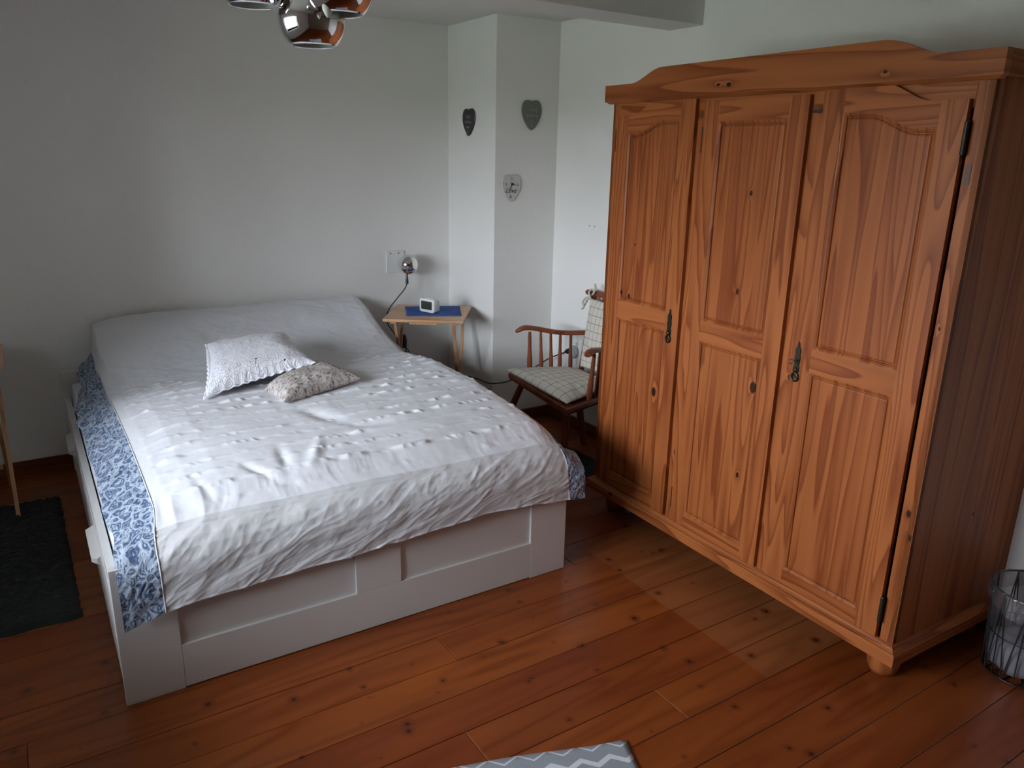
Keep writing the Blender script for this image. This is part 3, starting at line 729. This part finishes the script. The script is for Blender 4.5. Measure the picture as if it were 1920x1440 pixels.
# alarm clock
clk=empty('alarm_clock',(1.968,1.800,.7395),math.radians(-70),'white digital alarm clock on the blue cloth','alarm clock')
R_=Matrix.Rotation(math.radians(-8),4,'X')
sc_=MB()
def rrect(w,h,r,n=5):
    pts=[]
    for cx_,cz_,a0 in ((w/2-r,h/2-r,0),(-w/2+r,h/2-r,90),(-w/2+r,-h/2+r,180),(w/2-r,-h/2+r,270)):
        for k in range(n+1):
            a=math.radians(a0+90*k/n); pts.append((cx_+r*math.cos(a),cz_+r*math.sin(a)))
    return pts
rr=rrect(.120,.082,.016); L=[]
for yy_,sc1 in ((-.030,.93),(-.028,.98),(-.024,1),(.0,1.0),(.028,.88),(.032,.80)):
    L.append([(a*sc1,yy_,.041+b2*sc1-(1-sc1)*.02) for a,b2 in rr])
smooth_by_angle(obj('clock_case',MB().loops(L),WHITEP,clk),50)
obj('clock_display',MB().prism([(a,.042+b2) for a,b2 in rrect(.086,.050,.003)],-.0315,-.0285,'Y'),plain('lcd_dark',(.035,.042,.036),.2),clk)
obj('snooze_button',MB().box(-.030,.030,-.012,.012,.0805,.0845,.002),WHITEP,clk)
# wall lamp
wl=empty('wall_lamp',(1.93,YB,.99),0,'chrome globe lamp on the wall plate above the tray table','lamp')
wl_p=obj('mounting_plate',MB().box(-.062,.058,-.010,-.0003,-.065,.072,.002),plaster('plate_white',(.78,.78,.76),.1),wl)
for sx_ in (-.035,.02): obj('screw',MB().lathe([(.004,0),(.004,.002),(.001,.003)],(0,0,0),10,M=Matrix.Translation((sx_,-.0105,.056))@Matrix.Rotation(PI/2,4,'X')),IRON,wl_p)
g0=Vector((.045,-.095,-.008)); r0=.064
smooth_by_angle(obj('globe_shade',MB().lathe([(r0*math.sin(a),-r0*math.cos(a)) for a in [PI*(.02+.96*k/22) for k in range(23)]],tuple(g0),36),CHROME,wl),60)
obj('wall_arm',MB().tube([(0.02,-.011,0),(.03,-.04,0),g0+Vector((-.01,.05,0))],.007,8),BLACK,wl)
obj('switch_neck',MB().lathe([(.008,0),(.010,.004),(.009,.03),(.005,.06)],tuple(g0+Vector((-.014,-.01,-.118))),12),BLACK,wl)
cord=spline([g0+Vector((-.014,-.01,-.115)),g0+Vector((-.030,.0,-.155)),g0+Vector((-.085,.02,-.225)),g0+Vector((-.125,.035,-.285)),g0+Vector((-.128,.06,-.36)),g0+Vector((-.08,.06,-.44)),g0+Vector((-.02,.05,-.52)),g0+Vector((.04,.06,-.60))],8)
obj('lamp_cord',MB().tube(cord,.0035,6),RUBBER,wl,True)
# extension cord along the wall to the socket
ex=empty('extension_cord',(2.745,1.393,.495),0,'black extension cord sagging along the wall behind the chair to the socket','cord')
o0=Vector((2.745,1.393,.495))
pts=[Vector(p)-o0 for p in [(1.955,2.14,.45),(1.99,2.16,.39),(2.10,2.14,.30),(2.26,1.95,.268),(2.300,1.80,.272),(2.298,1.63,.285),(2.42,1.615,.286),(2.55,1.60,.33),(2.68,1.56,.41),(2.735,1.46,.47),(2.728,1.40,.497)]]
obj('cable',MB().tube(spline(pts,8),.004,6),RUBBER,ex,True)
obj('plug',MB().lathe([(.006,-.03),(.016,-.012),(.018,.0)],(0,0,0),12,M=Matrix.Translation((-.028,0,0))@Matrix.Rotation(PI/2,4,'Y')),RUBBER,ex)
obj('coupling',MB().lathe([(.006,-.05),(.017,-.045),(.020,.0),(.014,.035),(.006,.04)],(1.945-o0.x,2.13-o0.y,.495-o0.z),12),RUBBER,ex)
sk=empty('wall_socket',(XR,1.393,.505),0,'round white wall socket low on the right wall behind the chair','socket')
obj('socket_plate',MB().box(-.010,-.0005,-.04,.04,-.05,.05,.004),WHITEP,sk)
smooth_by_angle(obj('socket_ring',MB().lathe([(.040,0),(.040,.010),(.034,.016),(.022,.012)],(0,0,0),24,M=Matrix.Translation((-.010,-.02,-.012))@Matrix.Rotation(-PI/2,4,'Y')),plain('grey_socket',(.42,.44,.42),.4),sk),40)

# ------------------------------------------------------------------ hearts on the chimney walls
def heart_poly(w,h):
    half=[(0,.460),(.13,.495),(.28,.5),(.41,.43),(.49,.27),(.49,.07),(.41,-.13),(.27,-.31),(.12,-.45),(0,-.5)]
    c=[(p.x*w,p.y*h) for p in spline([(a,b2,0) for a,b2 in half],4)]
    return c+[(-a,b2) for a,b2 in reversed(c[1:-1])]
def heart(name,loc,rz,w,h,mat,label,cat,th=.010):
    t=empty(name,loc,rz,label,cat)
    poly=heart_poly(w,h); L=[]
    for yy_,s in ((-.0004,.97),(-.002,1),(-th+.002,1),(-th,.97)): L.append([(a*s,yy_,b2*s) for a,b2 in poly])
    obj('heart_board',MB().loops(L),mat,t); return t
LET=plain('chalk_lettering',(.42,.40,.40),.8); LETG=plain('pale_lettering',(.40,.41,.39),.8)
def strokes(parent,mat,rows,th=.0012,y=-.0108):
    mb=MB()
    for pts in rows: mb.tube([(a,y,b2) for a,b2 in pts],th,5)
    o=obj('lettering',mb,mat,parent); return o
def squig(x0,x1,z,h,n,sl=.3,seed=0):
    r=random.Random(seed); out=[]
    for i in range(n*4+1):
        t=i/(n*4); a=t*n*2*PI; out.append((x0+(x1-x0)*t+sl*h*math.sin(a)*.4-.3*h*math.cos(a)*.5, z+h*.5*math.sin(a)*(.6+.4*r.random())))
    return out
h1=heart('heart_plaque',(XP-.0005,1.936,1.835),-PI/2,.145,.155,plain('black_slate',(.022,.020,.026),.35),'black heart plaque with pale lettering, on the left face of the chimney','wall decoration')
strokes(h1,LET,[squig(-.030,.030,.030,.026,3,seed=1),squig(-.035,.034,.0,.020,4,seed=2),squig(-.022,.02,-.028,.014,3,seed=3),[(-.002,-.04),(-.002,-.065)]])
obj('hanging_ribbon',MB().tube([(-.012,-.008,-.05),(-.028,-.006,-.072),(-.022,-.006,-.078),(-.014,-.008,-.074)],.0015,5),BLACK,h1)
h2=heart('heart_plaque',(2.558,YP-.0005,1.876),0,.138,.165,plain('grey_green_wood',(.155,.165,.150),.7,bump=.3,bscale=60),'grey heart plaque high on the chimney front','wall decoration')
strokes(h2,LETG,[squig(-.02,.04,.025,.03,3,seed=4),squig(-.045,.04,-.002,.018,4,seed=5),[(.0,-.03),(-.002,-.07)]],.0010)
h3=heart('heart_clock',(2.425,YP-.0005,1.465),0,.130,.155,plain('white_clock_face',(.56,.55,.53),.6),'white heart wall clock with black hands reading Love','wall clock')
def text3(parent,body,x,z,size,mat,shear=0,y=-.0106,name='numeral'):
    cu=bpy.data.curves.new(name,'FONT'); cu.body=body; cu.size=size; cu.shear=shear; cu.align_x='CENTER'; cu.align_y='CENTER'; cu.extrude=.0004
    tmp=bpy.data.objects.new(name,cu); C.objects.link(tmp); bpy.context.view_layer.update()
    me=bpy.data.meshes.new_from_object(tmp.evaluated_get(bpy.context.evaluated_depsgraph_get())); bpy.data.objects.remove(tmp)
    me.materials.clear(); me.materials.append(mat)
    me.transform(Matrix.Translation((x,y,z))@Matrix.Rotation(PI/2,4,'X')); o=link(bpy.data.objects.new(name,me),parent); return o
INK=plain('black_ink',(.02,.018,.02),.6); INKG=plain('grey_ink',(.16,.15,.15),.6)
text3(h3,'Love',-.006,-.014,.040,INK,.45,name='lettering'); text3(h3,'12',.004,.052,.020,INKG); text3(h3,'9',-.038,.022,.024,INKG); text3(h3,'3',.046,.018,.022,INKG); text3(h3,'6',-.004,-.048,.028,INK)
obj('clock_hub',MB().lathe([(.008,0),(.007,.004)],(0,0,0),14,M=Matrix.Translation((.004,-.011,.024))@Matrix.Rotation(PI/2,4,'X')),INK,h3)
obj('clock_hand',MB().tube([(.004,-.013,.024),(-.018,-.013,-.014)],.0016,6),INK,h3); obj('clock_hand',MB().tube([(.004,-.0135,.024),(.042,-.0135,.016)],.0010,6),INK,h3)
# two drill marks on right wall
for yy_ in (1.292,1.243):
    o=obj('wall_plug_hole',MB().lathe([(.004,0),(.004,.0008)],(0,0,0),8,M=Matrix.Translation((XR-.0002,yy_,1.266))@Matrix.Rotation(-PI/2,4,'Y')),INKG)
    tag(o,'tiny drill mark on the right wall left of the wardrobe, '+('left one' if yy_>1.26 else 'right one'),'wall mark','drill marks on the right wall')

# ------------------------------------------------------------------ armchair
CW=pine('chair_wood','Z',face='X',light=(.235,.068,.030),dark=(.12,.030,.014),ring=3,rough=.3)
ch=empty('armchair',(2.42,1.0,0),0,'low reddish wooden spindle armchair with checked cushions, behind the wardrobe corner','chair')
o0=Vector((2.42,1.0,0)); S_=lambda *p:Vector(p)-o0
# seat frame quadrilateral
A_,B_,Cn,Dn=(2.275,1.395),(2.168,.668),(2.66,.80),(2.66,1.19)
def ring4(z,ins=0):
    c=Vector(((A_[0]+B_[0]+Cn[0]+Dn[0])/4,(A_[1]+B_[1]+Cn[1]+Dn[1])/4)); out=[]
    for p in (A_,B_,Cn,Dn):
        q=Vector(p); d=(c-q).normalized()*ins; out.append(tuple(S_(q.x+d.x,q.y+d.y,z)))
    return out
obj('seat_frame',MB().loops([ring4(.375,.035),ring4(.378,.012),ring4(.395,0),ring4(.412,0),ring4(.417,.008)]),CW,ch)
def turned(p0,p1,prof,n=10,name='spindle',par=ch,mat=CW):
    p0=Vector(p0);p1=Vector(p1); ax=(p1-p0); Lh=ax.length; q=ax.to_track_quat('Z','Y').to_matrix().to_4x4()
    return smooth_by_angle(obj(name,MB().lathe([(r,t*Lh) for t,r in prof],tuple(p0),n,M=q),mat,par),60)
LEGP=[(0,.014),(.1,.018),(.5,.021),(.85,.019),(1,.016)]
turned(S_(2.252,1.455,0),S_(2.325,1.305,.38),LEGP,12,'leg'); turned(S_(2.205,.742,0),S_(2.250,.772,.38),LEGP,12,'leg')
turned(S_(2.620,1.085,0),S_(2.580,1.12,.38),LEGP,12,'leg'); turned(S_(2.62,.80,0),S_(2.58,.84,.38),LEGP,12,'leg')
SP=[(0,.009),(.12,.012),(.35,.0125),(.6,.009),(.85,.0085),(1,.007)]
# far arm (image left)
armL=[(2.300,1.362,.668),(2.335,1.340,.690),(2.372,1.322,.692),(2.43,1.290,.682),(2.50,1.252,.668),(2.57,1.212,.663),(2.66,1.166,.664)]
def arm(pts):
    pts=[S_(*p) for p in spline(pts,5)]; L=[]; n_=len(pts)
    for i,p in enumerate(pts):
        t=(pts[min(i+1,n_-1)]-pts[max(i-1,0)]).normalized(); sd=t.cross(Vector((0,0,1))).normalized(); up=sd.cross(t)
        w_=.030-.010*sstep(.15,.5,i/n_); w_*=sstep(-.12,.10,i/n_) ; hh=.014*sstep(-.15,.12,i/n_)
        L.append([p+sd*w_*math.cos(a)+up*hh*math.sin(a) for a in [2*PI*k/14 for k in range(14)]])
    return smooth_by_angle(obj('armrest',MB().loops(L),CW,ch),60)
arm(armL)
armR=[(2.303,.700,.672),(2.340,.708,.690),(2.375,.722,.690),(2.44,.75,.678),(2.52,.775,.668),(2.60,.80,.664),(2.68,.82,.664)]
arm(armR)
for (xa,ya,xb,yb_) in ((2.376,1.318,2.372,1.322),(2.437,1.284,2.428,1.291),(2.488,1.256,2.480,1.263),(2.532,1.232,2.530,1.236),(2.588,1.202,2.584,1.207)):
    turned(S_(xa,ya,.412),S_(xb,yb_,.668),[(t,r*(1.25 if xa<2.4 else 1)) for t,r in SP])
for (xa,ya,xb,yb_) in ((2.360,.735,2.374,.724),(2.43,.760,2.43,.747),(2.49,.778,2.49,.768),(2.55,.79,2.55,.785)):
    turned(S_(xa,ya,.412),S_(xb,yb_,.668),[(t,r*(1.35 if xa<2.4 else 1)) for t,r in SP])
def slab_post(a,b2,w_,d_): 
    a=Vector(a);b2=Vector(b2); return obj('back_post',MB().loops([[p+Vector((dx*d_,dy*w_,0)) for dx,dy in ((-1,-1),(1,-1),(1,1),(-1,1))] for p in (a,a.lerp(b2,.5),b2)]),CW,ch)
slab_post(S_(2.640,1.172,.41),S_(2.700,1.150,.880),.013,.010); slab_post(S_(2.640,.81,.41),S_(2.700,.79,.880),.013,.010)
tr_=[S_(2.695,1.205,.893),S_(2.700,1.195,.894),S_(2.712,1.08,.894),S_(2.716,.97,.894),S_(2.712,.86,.894),S_(2.700,.745,.894)]
smooth_by_angle(obj('top_rail',MB().tube(spline(tr_,4),[.010]+[.016]*19+[.010],10),CW,ch),60)
for k in range(3):
    t=.25+.25*k; yk=1.165+(.80-1.165)*t; turned(S_(2.650,yk,.412),S_(2.706,yk,.885),SP)
# checked cushions
def check_mat(name,sc):
    m,t,b=newmat(name); N=NT(t); uvn=N.n('UVMap').outputs[0]; sp=N.n('SeparateXYZ'); N.set(sp,0,uvn)
    ls=[]
    for k in (0,1):
        f=N.math('PINGPONG',N.math('MULTIPLY',sp.outputs[k],sc),.5); ls.append(N.smooth(f,.028,.055,1,0))
    g=N.math('MAXIMUM',ls[0],ls[1]); x=N.math('MULTIPLY',ls[0],ls[1]); dash=N.smooth(N.noise(N.mapping(uvn,scale=(120,120,1)),1,1),.40,.55)
    col=N.mix(N.math('MULTIPLY',g,N.math('ADD',N.math('MULTIPLY',dash,.4),.45)),(.60,.56,.48),(.13,.12,.11)); col=N.mix(x,col,(.05,.05,.05))
    t.links.new(col,b.inputs['Base Color']); b.inputs['Roughness'].default_value=.9
    t.links.new(N.bump(N.noise(N.mapping(uvn,scale=(14,14,1)),1,3),.4,.006),b.inputs['Normal']); return m
CK=check_mat('checked_cotton',9.0)
sc1=cushion('seat_cushion',(2.255,1.400,.437),(2.182,.690,.437),(2.60,.83,.437),(2.62,1.190,.437),.066,CK,'cream checked seat cushion on the wooden armchair',.0,21)
sc2=cushion('back_cushion',(2.615,1.145,.47),(2.615,.83,.47),(2.672,.83,.87),(2.672,1.145,.87),.045,CK,'cream checked back cushion tied to the armchair rail',.02,25)
TIE=plain('cream_tie',(.55,.50,.42),.9)
mb=MB()
mb.tube(spline([(2.664,1.135,.865),(2.668,1.160,.900),(2.69,1.165,.915),(2.70,1.15,.905),(2.68,1.155,.88),(2.665,1.175,.85),(2.655,1.190,.81),(2.652,1.20,.80)],5),.006,6)
mb.tube(spline([(2.675,1.15,.875),(2.662,1.178,.868),(2.650,1.19,.845),(2.648,1.182,.83),(2.66,1.165,.85)],5),.006,6)
mb.tube(spline([(2.68,1.14,.89),(2.682,1.12,.93),(2.68,1.125,.955),(2.678,1.118,.925),(2.672,1.125,.895)],5),.0055,6)
tie=obj('cushion_tie',mb,TIE,None,True); tie.parent=sc2; tie.location=-Vector(sc2.location)

# ------------------------------------------------------------------ wire basket with liner
bx,by=2.592,-1.372
bk=empty('wire_basket',(bx,by,0),0,'black wire waste basket with clear liner in the corner right of the wardrobe','waste basket')
rb,rt,hb_=.112,.128,.31
def circ(r,z,n=48): return [(r*math.cos(2*PI*i/n),r*math.sin(2*PI*i/n),z) for i in range(n)]
obj('top_ring',MB().tube(circ(rt,hb_),.0032,8,closed=True),BLACK,bk,True)
obj('base_ring',MB().tube(circ(rb,.004),.0032,8,closed=True),BLACK,bk,True)
obj('middle_ring',MB().tube(circ((rb+rt)/2-.002,.150),.0022,8,closed=True),BLACK,bk,True)
nw=10
for i in range(nw):
    a=2*PI*i/nw+.25
    for da in (-.30,0.0,.30):
        obj('wire',MB().tube([(rt*math.cos(a),rt*math.sin(a),hb_),(rb*math.cos(a+da),rb*math.sin(a+da),.004)],.0024,6),BLACK,bk)
mb=MB()
for i in range(6):
    a=PI*i/6; mb.tube([(rb*math.cos(a),rb*math.sin(a),.004),(-rb*math.cos(a),-rb*math.sin(a),.004)],.002,6)
obj('base_wire',mb,BLACK,bk)
# liner film: thin translucent plastic
fm,ft_,fbm_=newmat('clear_plastic_film'); ft_.nodes.remove(fbm_); N=NT(ft_)
trn=N.n('BsdfTransparent'); trn.inputs[0].default_value=(.86,.85,.86,1); gl=N.n('BsdfGlossy'); gl.inputs['Roughness'].default_value=.18; df=N.n('BsdfTranslucent'); df.inputs[0].default_value=(.6,.6,.62,1)
d2_=N.n('BsdfDiffuse'); d2_.inputs[0].default_value=(.6,.6,.62,1)
mx1=N.n('MixShader'); mx1.inputs[0].default_value=.06; mx2=N.n('MixShader'); mx2.inputs[0].default_value=.08
ft_.links.new(trn.outputs[0],mx1.inputs[1]); ft_.links.new(d2_.outputs[0],mx1.inputs[2]); ft_.links.new(mx1.outputs[0],mx2.inputs[1]); ft_.links.new(gl.outputs[0],mx2.inputs[2]); ft_.links.new(mx2.outputs[0],ft_.nodes['Material Output'].inputs[0])
na=96; prof_=[(.095,.030),(.106,.034),(.110,.08),(.114,.16),(.120,.24),(.124,.30),(.128,.316),(.134,.312),(.137,.29),(.138,.262),(.136,.25)]
A2=np.linspace(0,2*PI,na+1); Pm=np.zeros((na+1,len(prof_)*3,3))
rz_=np.array(prof_); tq=np.linspace(0,len(prof_)-1,len(prof_)*3); rr_=np.interp(tq,range(len(prof_)),rz_[:,0]); zz_=np.interp(tq,range(len(prof_)),rz_[:,1])
for i,a in enumerate(A2):
    aa=a%(2*PI)
    for j in range(len(tq)):
        wv=.0025*math.sin(aa*19+j*.3)+.002*math.sin(aa*31+j*.8); fo=1 if tq[j]>6 else .8
        sag=.012*math.sin(aa*3+1)*(tq[j]>8)
        r=rr_[j]+wv*fo; Pm[i,j]=(r*math.cos(aa),r*math.sin(aa),zz_[j]+(sag if tq[j]>8 else 0))
obj('bin_liner',grid_mesh('bin_liner',Pm),fm,bk)
# white paper at the bottom of the basket
mb=MB(); L=[]
for r,z in ((.080,.022),(.100,.03),(.104,.05),(.103,.10),(.098,.112),(.06,.118),(.02,.116)):
    L.append([((r+.003*math.sin(i*1.7))*math.cos(2*PI*i/32),(r+.003*math.sin(i*1.7))*math.sin(2*PI*i/32),z+.005*math.sin(i*1.1+r*50)) for i in range(32)])
pb=obj('crumpled_paper',MB().loops(L),plain('white_paper',(.22,.22,.24),.9),None,True); pb.location=(bx,by,0); tag(pb,'white crumpled paper inside the wire waste basket','paper')

# ------------------------------------------------------------------ rugs
def zigzag_mat():
    m,t,b=newmat('grey_zigzag_weave'); N=NT(t); tc=N.n('TexCoord').outputs['Object']; sp=N.n('SeparateXYZ'); N.set(sp,0,tc)
    z=N.math('MULTIPLY',N.math('PINGPONG',N.math('ADD',sp.outputs[0],.0245),.0435),.60)   # x along the edge
    v=N.math('ADD',N.math('MULTIPLY',sp.outputs[1],-1.0),z)         # distance in from the edge
    v=N.math('SUBTRACT',v,.040)
    f=N.math('MODULO',N.math('ADD',v,.93),.062)
    st=N.math('MULTIPLY',N.smooth(f,.0285,.0305),N.smooth(f,.0475,.0495,1,0)); st=N.math('MULTIPLY',st,N.math('GREATER_THAN',v,-.02))
    wv=N.noise(N.mapping(tc,scale=(500,160,1)),1,2); 
    gcol=N.mix(wv,(.20,.22,.24),(.34,.37,.40)); col=N.mix(st,gcol,(.62,.63,.67))
    t.links.new(col,b.inputs['Base Color']); b.inputs['Roughness'].default_value=.9
    t.links.new(N.bump(wv,.5,.002),b.inputs['Normal']); return m
rug=MB(); ang=math.atan2(-.195+.012,.514)   # local +x along the far edge towards the right
n1,n2=60,40; P4=np.zeros((n1,n2,3))
for i in range(n1):
    for j in range(n2):
        x=-1.15+1.15*i/(n1-1); y_=-.75*j/(n2-1)
        P4[i,j]=(x+.004*math.sin(y_*17)*(i==n1-1),y_+.003*math.sin(x*14)*(j==0),.007+.0012*math.sin(x*9)*math.sin(y_*7))
P5=P4.copy(); P5[...,2]=.0005
me1=grid_mesh('zigzag_rug',P4,True); me2=grid_mesh('b',P5,False)
bm=bmesh.new(); bm.from_mesh(me1); bm.from_mesh(me2); bm.verts.ensure_lookup_table(); nv=n1*n2
idx=[(i,0) for i in range(n1)]+[(n1-1,j) for j in range(1,n2)]+[(i,n2-1) for i in range(n1-2,-1,-1)]+[(0,j) for j in range(n2-2,0,-1)]; idx=[i*n2+j for i,j in idx]
for a_,b2 in zip(idx,idx[1:]+idx[:1]): bm.faces.new((bm.verts[a_],bm.verts[b2],bm.verts[b2+nv],bm.verts[a_+nv]))
bmesh.ops.recalc_face_normals(bm,faces=bm.faces[:]); bm.to_mesh(me1); bm.free()
ro=obj('zigzag_rug',me1,zigzag_mat(),None,True); ro.location=(1.219,-.921,0); ro.rotation_euler=(0,0,ang); tag(ro,'light grey woven rug with white zigzag stripes at the bottom photo edge','rug')
def shag(name,x0,x1,y0,y1,label,rz=0,seed=0,mat=None):
    n1=int((x1-x0)/.008); n2=int((y1-y0)/.008); u=np.linspace(x0,x1,n1); v=np.linspace(y0,y1,n2); U,V=np.meshgrid(u,v,indexing='ij')
    e_=np.minimum(np.minimum(U-x0,x1-U),np.minimum(V-y0,y1-V)); hh=.020*np.clip(e_/.02,0,1)**.5
    Z=.001+hh*(.8+.35*vnoise(U*90,V*90,seed)+.25*vnoise(U*22,V*14,seed+1))
    U2=U+.004*vnoise(V*30,U*3,seed+2); V2=V+.004*vnoise(U*30,V*3,seed+4)
    o=obj(name,grid_mesh(name,np.stack([U2,V2,Z],-1)),mat); o.rotation_euler=(0,0,rz); tag(o,label,'rug'); return o
RUGB=plain('black_shag',(.012,.014,.016),.95,bump=.8,bscale=220)
shag('shaggy_rug',-.95,-.070,.600,1.790,'black shaggy rug on the floor left of the bed',0,3,RUGB)
shag('shaggy_rug',1.76,2.515,.66,1.10,'black shaggy rug between the bed and the armchair',0,9,RUGB)

# ------------------------------------------------------------------ ceiling lamp
cl=empty('ceiling_lamp',(.433,-.838,ZC),0,'chrome ceiling lamp with cut globe shades at the top photo edge','ceiling lamp')
o0=Vector((.433,-.838,ZC)); K=lambda *p:Vector(p)-o0
obj('ceiling_rose',MB().lathe([(.055,-.0005),(.055,-.018),(.03,-.03),(.012,-.034)],(0,0,0),28),CHROME,cl,True)
obj('stem',MB().tube([(0,0,-.03),(0,0,-.36)],.010,12),CHROME,cl,True)
hub=K(.433,-.838,1.982)
obj('hub',MB().lathe([(.012,.05),(.030,.035),(.038,.0),(.030,-.03),(.022,-.04)],tuple(hub),24),CHROME,cl,True)
obj('stem_lower',MB().tube([(0,0,-.36),hub],.010,12),CHROME,cl,True)
obj('finial',MB().lathe([(.0225,-.036),(.019,-.055),(.006,-.088),(.0015,-.094)],tuple(hub),20),WHITEP,cl,True)
R0=.0628
for (x,y_,z) in ((.438,-.739,1.896),(.338,-.695,1.962),(.465,-.815,1.945),(.56,-.76,2.02),(.36,-.95,2.03)):
    c=K(x,y_,z); g=empty('globe_shade'); g.parent=cl; g.location=c
    prof=[(R0*math.sin(a),R0*math.cos(a)) for a in [PI*(.012+(.765-.012)*k/30) for k in range(31)]]
    Ri=R0-.0025; pin=[(Ri*math.sin(a),Ri*math.cos(a)) for a in [PI*(.02+(.765-.02)*k/20) for k in range(21)]]
    s=obj('shade_shell',MB().lathe(prof+[(Ri*math.sin(.765*PI),Ri*math.cos(.765*PI))],(0,0,0),48,cap=False),CHROME,g,True)
    obj('shade_lining',MB().lathe(pin,(0,0,0),40,cap=False),CHROMEIN,g,True)
    obj('bulb',MB().lathe([(.012,.050),(.014,.03),(.022,.005),(.024,-.012),(.016,-.028),(.003,-.034)],(0,0,0),18),WHITEP,g,True)
    hv=hub-c; dirv=hv.normalized()
    obj('shade_arm',MB().tube([dirv*(R0-.004),dirv*(R0+.01)+Vector((0,0,.01)),hv+Vector((0,0,.01))],.008,10),CHROME,g,True)
# ------------------------------------------------------------------ end
for o in bpy.data.objects:
    if o.type=='MESH': o.data.update()
